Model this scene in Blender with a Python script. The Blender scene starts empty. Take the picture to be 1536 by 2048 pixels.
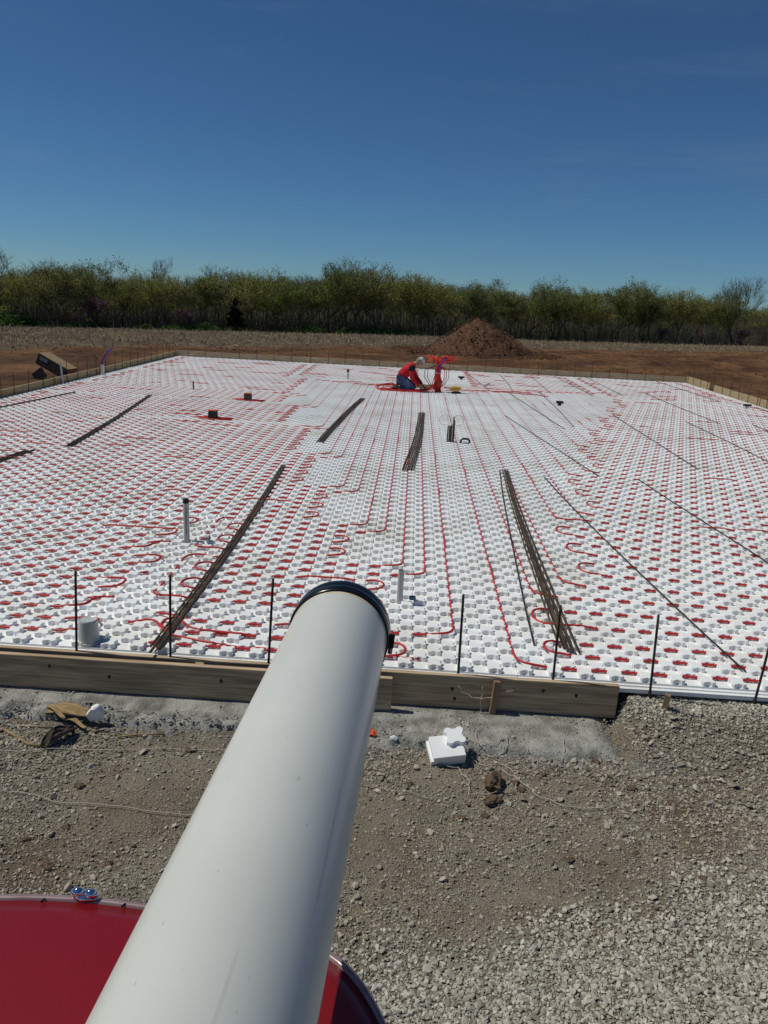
import bpy, bmesh, math, random
import numpy as np
from mathutils import Vector, Matrix
random.seed(7); rng = np.random.default_rng(7)
sc = bpy.context.scene
col = sc.collection
R = math.radians

# ------------------------------------------------------------------ camera
YAW, PITCH, ROLL, CAMZ, FPX = -.0289, .2738, .0504, 2.3718, 1538.0
F = np.array([math.sin(YAW)*math.cos(PITCH), math.cos(YAW)*math.cos(PITCH), -math.sin(PITCH)])
_R = np.cross(F, [0, 0, 1]); _R /= np.linalg.norm(_R); _U = np.cross(_R, F)
RT = _R*math.cos(ROLL)+_U*math.sin(ROLL); UP = -_R*math.sin(ROLL)+_U*math.cos(ROLL)
cd = bpy.data.cameras.new('camera'); cam = bpy.data.objects.new('camera', cd); col.objects.link(cam)
cd.sensor_fit = 'VERTICAL'; cd.sensor_height = 24; cd.lens = 24*FPX/2048
cd.clip_start = .02; cd.clip_end = 3000
m = Matrix.Identity(4)
for i in range(3):
    m[i][0] = RT[i]; m[i][1] = UP[i]; m[i][2] = -F[i]
m[0][3], m[1][3], m[2][3] = 0, 0, CAMZ
cam.matrix_world = m
sc.camera = cam

# ------------------------------------------------------------------ light
SUN_EL = R(57); SUN_DIR = Vector((-.992*math.cos(SUN_EL), .125*math.cos(SUN_EL), math.sin(SUN_EL)))
w = bpy.data.worlds.new('World'); sc.world = w; w.use_nodes = True
nt = w.node_tree; bg = nt.nodes['Background']
sky = nt.nodes.new('ShaderNodeTexSky'); sky.sky_type = 'NISHITA'; sky.sun_disc = False
sky.sun_elevation = SUN_EL; sky.sun_rotation = math.atan2(SUN_DIR.x, SUN_DIR.y)
sky.altitude = 2500; sky.air_density = 1.0; sky.dust_density = .4; sky.ozone_density = 3
# deep polarised spring sky with a few faint high cirrus streaks
gr = nt.nodes.new('ShaderNodeMix'); gr.data_type = 'RGBA'; gr.blend_type = 'MULTIPLY'; gr.inputs[0].default_value = 1
gr.inputs[7].default_value = (.44, .70, .90, 1); nt.links.new(sky.outputs[0], gr.inputs[6])
wt = nt.nodes.new('ShaderNodeTexCoord'); wm_ = nt.nodes.new('ShaderNodeMapping'); wm_.inputs['Scale'].default_value = (1.2, 1.2, 9); wm_.inputs['Rotation'].default_value = (0, .12, 0)
wn = nt.nodes.new('ShaderNodeTexNoise'); wn.inputs['Scale'].default_value = 2.2; wn.inputs['Detail'].default_value = 8; wn.inputs['Roughness'].default_value = .62; wn.inputs['Distortion'].default_value = .6
wr = nt.nodes.new('ShaderNodeMapRange'); wr.inputs[1].default_value = .52; wr.inputs[2].default_value = .8; wr.inputs[3].default_value = 0; wr.inputs[4].default_value = .09
nt.links.new(wt.outputs['Generated'], wm_.inputs[0]); nt.links.new(wm_.outputs[0], wn.inputs['Vector']); nt.links.new(wn.outputs['Fac'], wr.inputs[0])
wc = nt.nodes.new('ShaderNodeMix'); wc.data_type = 'RGBA'; nt.links.new(wr.outputs[0], wc.inputs[0]); nt.links.new(gr.outputs[2], wc.inputs[6]); wc.inputs[7].default_value = (5.5, 6.2, 6.6, 1)
nt.links.new(wc.outputs[2], bg.inputs['Color']); bg.inputs['Strength'].default_value = .085
sd = bpy.data.lights.new('sun', 'SUN'); sd.energy = 4.0; sd.angle = R(.5); sd.color = (1, .965, .865)
so = bpy.data.objects.new('sun', sd); col.objects.link(so)
so.rotation_euler = SUN_DIR.to_track_quat('Z', 'Y').to_euler()
sc.view_settings.view_transform = 'Standard'; sc.view_settings.look = 'None'
sc.view_settings.exposure = -.52; sc.view_settings.gamma = 1

# ------------------------------------------------------------------ helpers
MATS = {}
def mat(name, c1, c2=None, rough=.8, scale=8, bump=0, bscale=40, metal=0, spec=.3, stretch=None, detail=4, island=False, coat=0, contrast=(.35, .65), bdist=.01):
    m = bpy.data.materials.new(name); m.use_nodes = True; t = m.node_tree; L = t.links
    b = t.nodes['Principled BSDF']; MATS[name] = m
    b.inputs['Roughness'].default_value = rough; b.inputs['Metallic'].default_value = metal
    b.inputs['Specular IOR Level'].default_value = spec
    b.inputs['Coat Weight'].default_value = coat; b.inputs['Coat Roughness'].default_value = .05
    b.inputs['Base Color'].default_value = (*c1, 1)
    tc = t.nodes.new('ShaderNodeTexCoord'); mp = t.nodes.new('ShaderNodeMapping')
    L.new(tc.outputs['Object'], mp.inputs[0])
    if stretch: mp.inputs['Scale'].default_value = stretch
    if c2:
        cr = t.nodes.new('ShaderNodeValToRGB')
        cr.color_ramp.elements[0].position = contrast[0]; cr.color_ramp.elements[1].position = contrast[1]
        cr.color_ramp.elements[0].color = (*c1, 1); cr.color_ramp.elements[1].color = (*c2, 1)
        n = t.nodes.new('ShaderNodeTexNoise'); n.inputs['Scale'].default_value = scale; n.inputs['Detail'].default_value = detail
        L.new(mp.outputs[0], n.inputs['Vector'])
        if island:
            g = t.nodes.new('ShaderNodeNewGeometry'); mx = t.nodes.new('ShaderNodeMath'); mx.operation = 'MULTIPLY_ADD'
            mx.inputs[1].default_value = .75
            sb = t.nodes.new('ShaderNodeMath'); sb.operation = 'MULTIPLY'; sb.inputs[1].default_value = .25
            L.new(n.outputs['Fac'], sb.inputs[0]); L.new(g.outputs['Random Per Island'], mx.inputs[0]); L.new(sb.outputs[0], mx.inputs[2])
            L.new(mx.outputs[0], cr.inputs[0])
        else:
            L.new(n.outputs['Fac'], cr.inputs[0])
        L.new(cr.outputs[0], b.inputs['Base Color'])
    if bump:
        bn = t.nodes.new('ShaderNodeTexNoise'); bn.inputs['Scale'].default_value = bscale; bn.inputs['Detail'].default_value = 5
        bb = t.nodes.new('ShaderNodeBump'); bb.inputs['Strength'].default_value = bump; bb.inputs['Distance'].default_value = bdist
        L.new(mp.outputs[0], bn.inputs['Vector']); L.new(bn.outputs['Fac'], bb.inputs['Height']); L.new(bb.outputs[0], b.inputs['Normal'])
    return m
def wood(name, c1, c2, axis):
    st = [22, 22, 22]; st[axis] = 1.1
    return mat(name, c1, c2, rough=.8, scale=2.2, bump=.35, bscale=7, stretch=tuple(st), contrast=(.3, .72), detail=6, bdist=.004)

def setp(o, label=None, cat=None, group=None, kind=None):
    if label: o['label'] = label
    if cat: o['category'] = cat
    if group: o['group'] = group
    if kind: o['kind'] = kind
    return o
def empty(name, loc=(0, 0, 0), rz=0):
    o = bpy.data.objects.new(name, None); o.empty_display_size = .1; col.objects.link(o)
    o.location = loc; o.rotation_euler = (0, 0, rz); return o
class MB:
    """collects verts and faces, builds one mesh object"""
    def __init__(s): s.v = []; s.f = []
    def add(s, vs, fs):
        n = len(s.v); s.v += [tuple(q) for q in vs]; s.f += [tuple(i+n for i in f) for f in fs]; return s
    def box(s, c, d, rot=None):
        x, y, z = [q/2 for q in d]
        vs = [Vector((a*x, b*y, e*z)) for e in (-1, 1) for a, b in ((-1, -1), (1, -1), (1, 1), (-1, 1))]
        if rot is not None: vs = [rot @ v for v in vs]
        c = Vector(c)
        return s.add([v+c for v in vs], [(0, 3, 2, 1), (4, 5, 6, 7), (0, 1, 5, 4), (1, 2, 6, 5), (2, 3, 7, 6), (3, 0, 4, 7)])
    def tube(s, pts, r, n=6, cap=True):
        pts = [Vector(p) for p in pts]; N = len(pts)
        if not hasattr(r, '__len__'): r = [r]*N
        up = None; vs = []
        for i in range(N):
            t = (pts[min(i+1, N-1)]-pts[max(i-1, 0)])
            t = t.normalized() if t.length > 1e-9 else Vector((0, 0, 1))
            if up is None:
                up = Vector((0, 0, 1)) if abs(t.z) < .9 else Vector((1, 0, 0))
            a = (up-t*up.dot(t))
            if a.length < 1e-4: a = Vector((1, 0, 0)).cross(t)
            a.normalize(); up = a; b = t.cross(a)
            for k in range(n):
                q = 2*math.pi*k/n; vs.append(pts[i]+(a*math.cos(q)+b*math.sin(q))*r[i])
        fs = []
        for i in range(N-1):
            for k in range(n):
                k2 = (k+1) % n; fs.append((i*n+k, i*n+k2, (i+1)*n+k2, (i+1)*n+k))
        if cap: fs += [tuple(range(n-1, -1, -1)), tuple((N-1)*n+k for k in range(n))]
        return s.add(vs, fs)
    def lathe(s, prof, n=24, M=None):
        vs = []; N = len(prof)
        for r, z in prof:
            for k in range(n):
                q = 2*math.pi*k/n; v = Vector((r*math.cos(q), r*math.sin(q), z)); vs.append(M @ v if M else v)
        fs = []
        for i in range(N-1):
            for k in range(n):
                k2 = (k+1) % n; fs.append((i*n+k, i*n+k2, (i+1)*n+k2, (i+1)*n+k))
        fs += [tuple(range(n-1, -1, -1)), tuple((N-1)*n+k for k in range(n))]
        return s.add(vs, fs)
    def mesh(s, name, smooth=False):
        me = bpy.data.meshes.new(name); me.from_pydata(s.v, [], s.f); me.update()
        if smooth: me.polygons.foreach_set('use_smooth', [True]*len(me.polygons))
        return me
    def build(s, name, m, parent=None, smooth=False, bevel=0, loc=None):
        o = bpy.data.objects.new(name, s.mesh(name, smooth)); o.data.materials.append(m); col.objects.link(o)
        if parent: o.parent = parent
        if loc is not None: o.location = loc
        if bevel:
            b = o.modifiers.new('bevel', 'BEVEL'); b.width = bevel; b.segments = 2; b.limit_method = 'ANGLE'
        return o
def npmesh(name, V, Fc, m, smooth=False):
    """fast mesh from numpy arrays: Fc is (n,k)"""
    me = bpy.data.meshes.new(name); n, k = Fc.shape
    me.vertices.add(len(V)); me.vertices.foreach_set('co', np.asarray(V, dtype=np.float32).ravel())
    me.loops.add(n*k); me.loops.foreach_set('vertex_index', Fc.astype(np.int32).ravel())
    me.polygons.add(n); me.polygons.foreach_set('loop_start', np.arange(0, n*k, k, dtype=np.int32))
    me.polygons.foreach_set('use_smooth', [smooth]*n)
    me.update(calc_edges=True); me.validate()
    me.materials.append(m); return me
def link(name, me, parent=None):
    o = bpy.data.objects.new(name, me); col.objects.link(o)
    if parent: o.parent = parent
    return o
# smooth value noise in numpy
_T = rng.random((256, 256))
def vnoise(x, y, s):
    x = np.asarray(x, float)*s+1000.3; y = np.asarray(y, float)*s+1000.7
    xi = np.floor(x).astype(int); yi = np.floor(y).astype(int); fx = x-xi; fy = y-yi
    fx = fx*fx*(3-2*fx); fy = fy*fy*(3-2*fy)
    g = lambda a, b: _T[a % 256, b % 256]
    return (g(xi, yi)*(1-fx)*(1-fy)+g(xi+1, yi)*fx*(1-fy)+g(xi, yi+1)*(1-fx)*fy+g(xi+1, yi+1)*fx*fy)*2-1
def fbm(x, y, s, o=4):
    r = 0; a = 1; t = 0
    for i in range(o): r = r+a*vnoise(x+i*17.1, y-i*9.3, s); t += a; s *= 2.03; a *= .52
    return r/t
def sstep(a, b, x):
    t = np.clip((x-a)/(b-a), 0, 1); return t*t*(3-2*t)

# ------------------------------------------------------------------ materials
M_foam = mat('foam', (.90, .91, .89), (.92, .925, .905), rough=.75, scale=3, bump=.12, bscale=220, spec=.25, bdist=.002)
t = M_foam.node_tree; bs = t.nodes['Principled BSDF']; src = bs.inputs['Base Color'].links[0].from_socket
g = t.nodes.new('ShaderNodeNewGeometry'); n1 = t.nodes.new('ShaderNodeTexNoise'); n1.inputs['Scale'].default_value = 1.1; n1.inputs['Detail'].default_value = 9; n1.inputs['Roughness'].default_value = .72
t.links.new(g.outputs['Position'], n1.inputs['Vector']); r1 = t.nodes.new('ShaderNodeValToRGB'); r1.color_ramp.elements[0].position = .36; r1.color_ramp.elements[1].position = .52
r1.color_ramp.elements[0].color = (.86, .84, .80, 1); r1.color_ramp.elements[1].color = (1, 1, 1, 1); t.links.new(n1.outputs['Fac'], r1.inputs[0])
oi = t.nodes.new('ShaderNodeObjectInfo'); mr = t.nodes.new('ShaderNodeMapRange'); mr.inputs[3].default_value = .94; mr.inputs[4].default_value = 1.0; t.links.new(oi.outputs['Random'], mr.inputs[0])
m1 = t.nodes.new('ShaderNodeMix'); m1.data_type = 'RGBA'; m1.blend_type = 'MULTIPLY'; m1.inputs[0].default_value = 1; t.links.new(src, m1.inputs[6]); t.links.new(r1.outputs[0], m1.inputs[7])
m2 = t.nodes.new('ShaderNodeMix'); m2.data_type = 'RGBA'; m2.blend_type = 'MULTIPLY'; m2.inputs[0].default_value = 1; t.links.new(m1.outputs[2], m2.inputs[6]); t.links.new(mr.outputs[0], m2.inputs[7])
t.links.new(m2.outputs[2], bs.inputs['Base Color'])
M_pex = mat('red_tube', (.50, .022, .022), (.60, .035, .03), rough=.42, scale=2, spec=.4)
M_pexb = mat('bright_red_tube', (.72, .045, .03), (.80, .07, .045), rough=.4, scale=2, spec=.4)
M_rebar = mat('rusty_steel', (.045, .032, .022), (.15, .092, .052), rough=.75, scale=7, bump=.5, bscale=160, stretch=(1, 1, 1), bdist=.002)
M_rebar_dark = mat('dark_steel', (.02, .018, .016), (.055, .042, .032), rough=.7, scale=9, bump=.4, bscale=150, bdist=.002)
M_wood_x = wood('form_wood_x', (.27, .18, .105), (.66, .50, .32), 0)
M_wood_y = wood('form_wood_y', (.26, .19, .10), (.46, .35, .20), 1)
M_wood_z = wood('stake_wood', (.20, .125, .06), (.36, .25, .14), 2)
M_ply = wood('plywood', (.34, .25, .13), (.5, .38, .22), 0)
M_pvc = mat('white_pvc', (.52, .53, .505), (.56, .57, .545), rough=.3, scale=1.6, spec=.5, bump=.02, bscale=12)
M_bpipe = mat('scuffed_pvc', (.62, .63, .575), (.67, .68, .625), rough=.3, scale=2.2, spec=.5, bump=.02, bscale=12)
t = M_bpipe.node_tree; bs = t.nodes['Principled BSDF']; src = bs.inputs['Base Color'].links[0].from_socket; tcn = t.nodes.new('ShaderNodeTexCoord')
for sc3, lo, hi, colr in (((55, 55, .9), .70, .74, (.80, .80, .78, 1)), ((5, 5, 2), .60, .72, (.90, .885, .85, 1)), ((160, 160, 60), .72, .78, (.72, .68, .60, 1))):
    mpn = t.nodes.new('ShaderNodeMapping'); mpn.inputs['Scale'].default_value = sc3; mpn.inputs['Rotation'].default_value = (.03, .02, 0); t.links.new(tcn.outputs['Object'], mpn.inputs[0])
    nn = t.nodes.new('ShaderNodeTexNoise'); nn.inputs['Scale'].default_value = 1; nn.inputs['Detail'].default_value = 3; t.links.new(mpn.outputs[0], nn.inputs['Vector'])
    rn = t.nodes.new('ShaderNodeValToRGB'); rn.color_ramp.elements[0].position = lo; rn.color_ramp.elements[1].position = hi; rn.color_ramp.elements[0].color = (1, 1, 1, 1); rn.color_ramp.elements[1].color = colr
    t.links.new(nn.outputs['Fac'], rn.inputs[0]); mm = t.nodes.new('ShaderNodeMix'); mm.data_type = 'RGBA'; mm.blend_type = 'MULTIPLY'; mm.inputs[0].default_value = 1
    t.links.new(src, mm.inputs[6]); t.links.new(rn.outputs[0], mm.inputs[7]); src = mm.outputs[2]
t.links.new(src, bs.inputs['Base Color'])
M_pvc_old = mat('weathered_pvc', (.36, .36, .34), (.5, .5, .47), rough=.6, scale=12, stretch=(3, 3, .3))
M_black = mat('black_rubber', (.008, .008, .009), rough=.22, spec=.5)
M_blackm = mat('black_plastic', (.015, .016, .018), rough=.5)
M_steel = mat('clamp_steel', (.35, .35, .36), rough=.28, metal=1)
M_chrome = mat('chrome', (.75, .77, .8), rough=.06, metal=1)
M_red = mat('red_paint', (.20, .005, .009), (.23, .007, .012), rough=.35, scale=2, spec=.4, coat=.15)
M_trim = mat('rim_trim', (.26, .17, .18), (.34, .25, .26), rough=.3, scale=25, metal=.15, coat=.2)
M_card = mat('cardboard', (.30, .20, .11), (.37, .26, .15), rough=.85, scale=5)
M_card_in = mat('cardboard_print', (.035, .03, .028), (.06, .05, .045), rough=.8, scale=6)
M_conc = mat('concrete', (.19, .185, .16), (.40, .39, .345), rough=.9, scale=9, bump=1, bscale=70, bdist=.012, detail=8)
M_rock = mat('crushed_stone', (.20, .185, .145), (.64, .60, .50), rough=.9, scale=30, island=True, contrast=(.05, .95), bump=.3, bscale=120, bdist=.003)
M_rubble = mat('concrete_rubble', (.16, .155, .14), (.34, .335, .31), rough=.95, scale=30, island=True, contrast=(.05, .95), bump=.3, bscale=120, bdist=.003)
M_rock_tan = mat('tan_stone', (.155, .13, .095), (.52, .47, .375), rough=.95, scale=30, island=True, contrast=(.05, .95), bump=.3, bscale=120, bdist=.003)
M_soil = mat('brown_soil', (.10, .062, .038), (.19, .13, .085), rough=.95, scale=25, bump=1, bscale=50, bdist=.02, detail=8)
M_clay = mat('clay', (.09, .042, .021), (.17, .084, .042), rough=.95, scale=5, bump=1, bscale=12, bdist=.12, detail=8)
M_clod = mat('clay_clods', (.08, .041, .023), (.19, .10, .054), rough=.95, scale=4, island=True, contrast=(.05, .95))
M_straw = mat('straw', (.26, .19, .10), (.50, .41, .26), rough=.85, scale=4, island=True, contrast=(.05, .95))
M_husk = mat('husk', (.20, .13, .06), (.42, .30, .15), rough=.85, scale=10, stretch=(1, 6, 6))
M_huskd = mat('dark_husk', (.05, .04, .032), (.14, .11, .085), rough=.9, scale=12, stretch=(1, 6, 6))
M_string = mat('string', (.55, .51, .43), rough=.9)
M_orange = mat('orange_plastic', (.75, .07, .02), (.85, .11, .03), rough=.5, scale=30)
M_blue = mat('blue_tube', (.02, .05, .42), rough=.4)
M_yellow = mat('yellow_plastic', (.55, .36, .03), (.65, .44, .05), rough=.45, scale=20)
M_copper = mat('tie_wire', (.28, .14, .08), rough=.5)
M_bark = mat('bark', (.055, .046, .032), (.12, .10, .07), rough=.95, scale=3)
M_barkg = mat('grey_bark', (.085, .074, .053), (.17, .15, .11), rough=.95, scale=3)
def leafm(n, a, b):
    m = mat(n, a, b, rough=.75, scale=.6, island=True, contrast=(.0, 1)); t = m.node_tree; bs = t.nodes['Principled BSDF']
    tr = t.nodes.new('ShaderNodeBsdfTranslucent'); ms = t.nodes.new('ShaderNodeMixShader'); ms.inputs[0].default_value = .45
    src = bs.inputs['Base Color'].links[0].from_socket; t.links.new(src, tr.inputs[0])
    t.links.new(bs.outputs[0], ms.inputs[1]); t.links.new(tr.outputs[0], ms.inputs[2]); t.links.new(ms.outputs[0], t.nodes['Material Output'].inputs[0]); return m
M_leaf = [leafm('leaf_yellow_green', (.21, .215, .05), (.42, .42, .11)), leafm('leaf_olive', (.15, .165, .045), (.28, .30, .09)), leafm('leaf_green', (.14, .19, .04), (.28, .34, .08))]
M_bush = leafm('bush_leaf', (.04, .09, .02), (.10, .19, .045))
M_cedar = leafm('cedar_leaf', (.006, .012, .006), (.02, .033, .016))
M_redbud = leafm('redbud_flower', (.20, .09, .16), (.38, .19, .29))
M_skin = mat('skin', (.42, .22, .15), (.48, .26, .18), rough=.6, scale=20)
M_jacket = mat('red_fleece', (.42, .012, .02), (.56, .025, .03), rough=.9, scale=9, bump=.7, bscale=14, bdist=.03)
M_navy = mat('navy_cloth', (.01, .012, .025), rough=.9)
M_denim = mat('denim', (.03, .06, .13), (.11, .17, .29), rough=.9, scale=9, bump=.7, bscale=14, bdist=.03)
M_cap = mat('cap_cloth', (.50, .49, .44), (.60, .58, .53), rough=.9, scale=15)
M_boot = mat('boot_leather', (.05, .028, .02), (.10, .05, .035), rough=.8, scale=15)

# ------------------------------------------------------------------ slab lattice
P2 = .1016; X0 = .4612; Y0 = 4.762
cx = lambda c: X0+c*P2
ry = lambda r: Y0+r*P2
C0, C1, ROW1 = -86.5, 87.5, 219.5
XL, XR, YF, YB = cx(C0), cx(C1), ry(-.5), ry(ROW1)

# ------------------------------------------------------------------ ground
BASE = [(-200, -60, 78, -2.9), (0, -45.6, 85, -2.87), (200, -35.7, 88, -2.7), (560, -15.9, 92, -2.37), (720, -6.65, 94, -2.16), (850, 1.14, 97, -2.14),
        (1050, 14.07, 102, -2.23), (1200, 24.6, 106, -2.16), (1536, 51.9, 118, -1.86), (1750, 72, 128, -1.6)]
bx = np.array([b[1] for b in BASE]); by = np.array([b[2] for b in BASE]); bz = np.array([b[3] for b in BASE])
def edge_y(x): return np.interp(x, bx, by)
def edge_z(x): return np.interp(x, bx, bz)
def terrain(x, y):
    x = np.asarray(x, float); y = np.asarray(y, float)
    xe = x*100/np.maximum(y, 60)                      # where the sight direction meets the wood edge
    ye = edge_y(xe); ze = edge_z(xe)
    t = np.clip((y-34)/(ye-34), 0, 1.6); t = t*(.65+.35*np.clip(t, 0, 1))
    z = -.36+(ze+.36)*np.clip(t, 0, 1.15)
    # disturbed soil around and behind the slab
    dist = sstep(27.4, 31, y)*(1-sstep(70, 90, y))
    z = z+dist*((.20+.16*sstep(2, 12, x))*fbm(x, y*1.8, .2, 5)+.12*fbm(x*.6+5, y*1.5, 1.0, 4))+.03*fbm(x, y, .7, 4)*sstep(5, 8, y)
    # yard in front of the slab
    front = 1-sstep(5, 6, y)
    nearf = .03*fbm(x, y, 1.3, 4)+.009*fbm(x, y, 9, 4)
    right = sstep(1.44, 1.56, x)
    ramp = np.where(y > 4.72, 1, 0)*(1-right)+sstep(4.0, 4.66, y)*right
    rise = .19*ramp*sstep(0, .01, ramp)
    zf = -.365+.045*sstep(2.4, 4.2, y)+nearf
    zf = zf+np.where(right > 0, .20*ramp, ramp*.13)
    z = z*(1-front)+zf*front
    inside = sstep(XL-.02, XL+.02, x)*(1-sstep(XR-.02, XR+.02, x))*(y > 4.75)*(1-sstep(YB-.02, YB+.02, y))
    # lower a little under the slab so nothing pokes through
    z = np.where(inside > .5, -.19, z)
    return z
def graded(segs):
    out = [segs[0][0]]
    for a, b, st in segs:
        n = max(1, int(round((b-a)/st))); out += list(np.linspace(a, b, n+1)[1:])
    return np.array(out)
gx = graded([(-1500, -200, 130), (-200, -60, 7), (-60, -26, 1.2), (-26, -4, .22), (-4, 4, .035), (4, 34, .22), (34, 80, 1.2), (80, 200, 8), (200, 1500, 130)])
gy = graded([(-60, -2, 5), (-2, 1.2, .3), (1.2, 4.85, .035), (4.85, 27, 1.0), (27, 52, .2), (52, 80, .5), (80, 140, 2), (140, 400, 20), (400, 2500, 300)])
GX, GY = np.meshgrid(gx, gy); GZ = terrain(GX, GY)
nx, ny = len(gx), len(gy)
V = np.stack([GX.ravel(), GY.ravel(), GZ.ravel()], 1)
ii, jj = np.meshgrid(np.arange(nx-1), np.arange(ny-1)); a = (jj*nx+ii).ravel()
Fq = np.stack([a, a+1, a+1+nx, a+nx], 1)

gm = bpy.data.materials.new('ground'); gm.use_nodes = True; t = gm.node_tree; L = t.links; b = t.nodes['Principled BSDF']
b.inputs['Roughness'].default_value = .95; b.inputs['Specular IOR Level'].default_value = .15
def nd(ty, **k):
    n = t.nodes.new(ty)
    for q, v in k.items(): setattr(n, q, v)
    return n
tc = nd('ShaderNodeTexCoord')
def noise(s, d=6, rough=.6):
    n = nd('ShaderNodeTexNoise'); n.inputs['Scale'].default_value = s; n.inputs['Detail'].default_value = d; n.inputs['Roughness'].default_value = rough
    L.new(tc.outputs['Object'], n.inputs['Vector']); return n.outputs['Fac']
def ramp(fac, *st):
    r = nd('ShaderNodeValToRGB'); e = r.color_ramp.elements
    while len(e) < len(st): e.new(.5)
    for q, (p, c) in zip(e, st): q.position = p; q.color = (*c, 1)
    L.new(fac, r.inputs[0]); return r.outputs[0]
def mixc(f, a, b_, mode='MIX'):
    x = nd('ShaderNodeMix', data_type='RGBA', blend_type=mode)
    if isinstance(f, float): x.inputs[0].default_value = f
    else: L.new(f, x.inputs[0])
    L.new(a, x.inputs[6]); L.new(b_, x.inputs[7]); return x.outputs[2]
def attr(n): x = nd('ShaderNodeAttribute'); x.attribute_name = n; return x.outputs['Fac']
grav = ramp(noise(2.2, 8), (.3, (.165, .138, .10)), (.5, (.235, .205, .155)), (.7, (.30, .27, .21)))
grav = mixc(ramp(noise(1.1, 5), (.52, (0, 0, 0)), (.62, (1, 1, 1))), grav, ramp(noise(14, 5), (.3, (.12, .085, .055)), (.7, (.21, .16, .11))))
fine = ramp(noise(90, 3), (.3, (.5, .5, .5)), (.7, (1.35, 1.33, 1.3))); grav = mixc(1.0, grav, fine, 'MULTIPLY')
clay = ramp(noise(.35, 9, .7), (.34, (.07, .037, .021)), (.5, (.155, .077, .036)), (.64, (.27, .14, .065)))
clay = mixc(1.0, clay, ramp(noise(2.5, 6, .7), (.3, (.55, .55, .55)), (.7, (1.3, 1.3, 1.3))), 'MULTIPLY')
stub = ramp(noise(1.3, 9, .75), (.35, (.085, .06, .038)), (.55, (.17, .125, .08)), (.7, (.28, .22, .145)))
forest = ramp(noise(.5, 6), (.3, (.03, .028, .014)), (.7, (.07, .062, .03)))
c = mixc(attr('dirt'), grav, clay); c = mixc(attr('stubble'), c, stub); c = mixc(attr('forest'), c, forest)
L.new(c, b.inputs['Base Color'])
bn = nd('ShaderNodeBump'); bn.inputs['Strength'].default_value = .7; bn.inputs['Distance'].default_value = .008
hm = nd('ShaderNodeMath', operation='ADD'); L.new(noise(60, 6), hm.inputs[0])
vo = nd('ShaderNodeTexVoronoi'); vo.inputs['Scale'].default_value = 130; L.new(tc.outputs['Object'], vo.inputs['Vector']); L.new(vo.outputs['Distance'], hm.inputs[1])
L.new(hm.outputs[0], bn.inputs['Height'])
bn2 = nd('ShaderNodeBump'); bn2.inputs['Strength'].default_value = .8; bn2.inputs['Distance'].default_value = .35
fm = nd('ShaderNodeMath', operation='MULTIPLY'); L.new(noise(1.6, 8, .7), fm.inputs[0]); L.new(attr('dirt'), fm.inputs[1])
L.new(fm.outputs[0], bn2.inputs['Height']); L.new(bn.outputs[0], bn2.inputs['Normal']); L.new(bn2.outputs[0], b.inputs['Normal'])
def stub_line(x): return 52+.7*x+np.minimum(x, 0)*.7
gme = npmesh('ground', V, Fq, gm, smooth=True)
def addattr(n, vals):
    at = gme.attributes.new(n, 'FLOAT', 'POINT'); at.data.foreach_set('value', np.asarray(vals, dtype=np.float32).ravel())
wob = 3*fbm(GX, GY, .12, 3)
sl = stub_line(GX)
addattr('dirt', sstep(5.5, 9, GY+wob*.3))
addattr('stubble', sstep(-2, 2, GY-sl+wob))
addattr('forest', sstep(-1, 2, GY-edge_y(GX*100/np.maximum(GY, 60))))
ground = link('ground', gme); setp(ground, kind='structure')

# ------------------------------------------------------------------ loose stones
def rock_variants(n, npts, seed):
    out = []; rr = random.Random(seed)
    for i in range(n):
        bm = bmesh.new(); sx, sy, sz = rr.uniform(.75, 1.25), rr.uniform(.6, 1), rr.uniform(.4, .75)
        for k in range(npts):
            v = Vector((rr.gauss(0, 1), rr.gauss(0, 1), rr.gauss(0, 1))).normalized()*rr.uniform(.8, 1)
            bm.verts.new((v.x*sx*.5, v.y*sy*.5, v.z*sz*.5))
        h = bmesh.ops.convex_hull(bm, input=bm.verts)
        bmesh.ops.delete(bm, geom=list({g for g in h['geom_interior']+h['geom_unused'] if isinstance(g, bmesh.types.BMVert)}), context='VERTS')
        bmesh.ops.triangulate(bm, faces=bm.faces); bm.verts.index_update()
        out.append((np.array([v.co[:] for v in bm.verts]), np.array([[q.index for q in f.verts] for f in bm.faces]))); bm.free()
    return out
RV = rock_variants(14, 13, 3)
def scatter(name, X, Y, S, m, label, zf=terrain, sink=.15, var=RV, flat=1.0, seed=1, kind='stuff'):
    r = np.random.default_rng(seed); Vs = []; Fs = []; off = 0; Z = zf(X, Y)
    vi = r.integers(0, len(var), len(X))
    for k, (v, f) in enumerate(var):
        I = np.where(vi == k)[0]; n = len(I)
        if not n: continue
        A = r.uniform(0, 6.283, n); B = r.normal(0, .35, n); Cc = r.normal(0, .35, n)
        ca, sa, cb, sb, c3, s3 = np.cos(A), np.sin(A), np.cos(B), np.sin(B), np.cos(Cc), np.sin(Cc)
        x, y, z = v[:, 0][None], v[:, 1][None], v[:, 2][None]*flat
        y2 = y*cb[:, None]-z*sb[:, None]; z2 = y*sb[:, None]+z*cb[:, None]
        x2 = x*c3[:, None]+z2*s3[:, None]; z3 = -x*s3[:, None]+z2*c3[:, None]
        x4 = x2*ca[:, None]-y2*sa[:, None]; y4 = x2*sa[:, None]+y2*ca[:, None]
        s = S[I][:, None]
        W = np.stack([x4*s+X[I][:, None], y4*s+Y[I][:, None], z3*s+(Z[I]+S[I]*sink)[:, None]], 2).reshape(-1, 3)
        Vs.append(W); Fs.append((f[None]+(np.arange(n)*len(v))[:, None, None]).reshape(-1, 3)+off); off += len(W)
    me = npmesh(name, np.concatenate(Vs), np.concatenate(Fs), m)
    return setp(link(name, me), label, None, None, kind)
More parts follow.
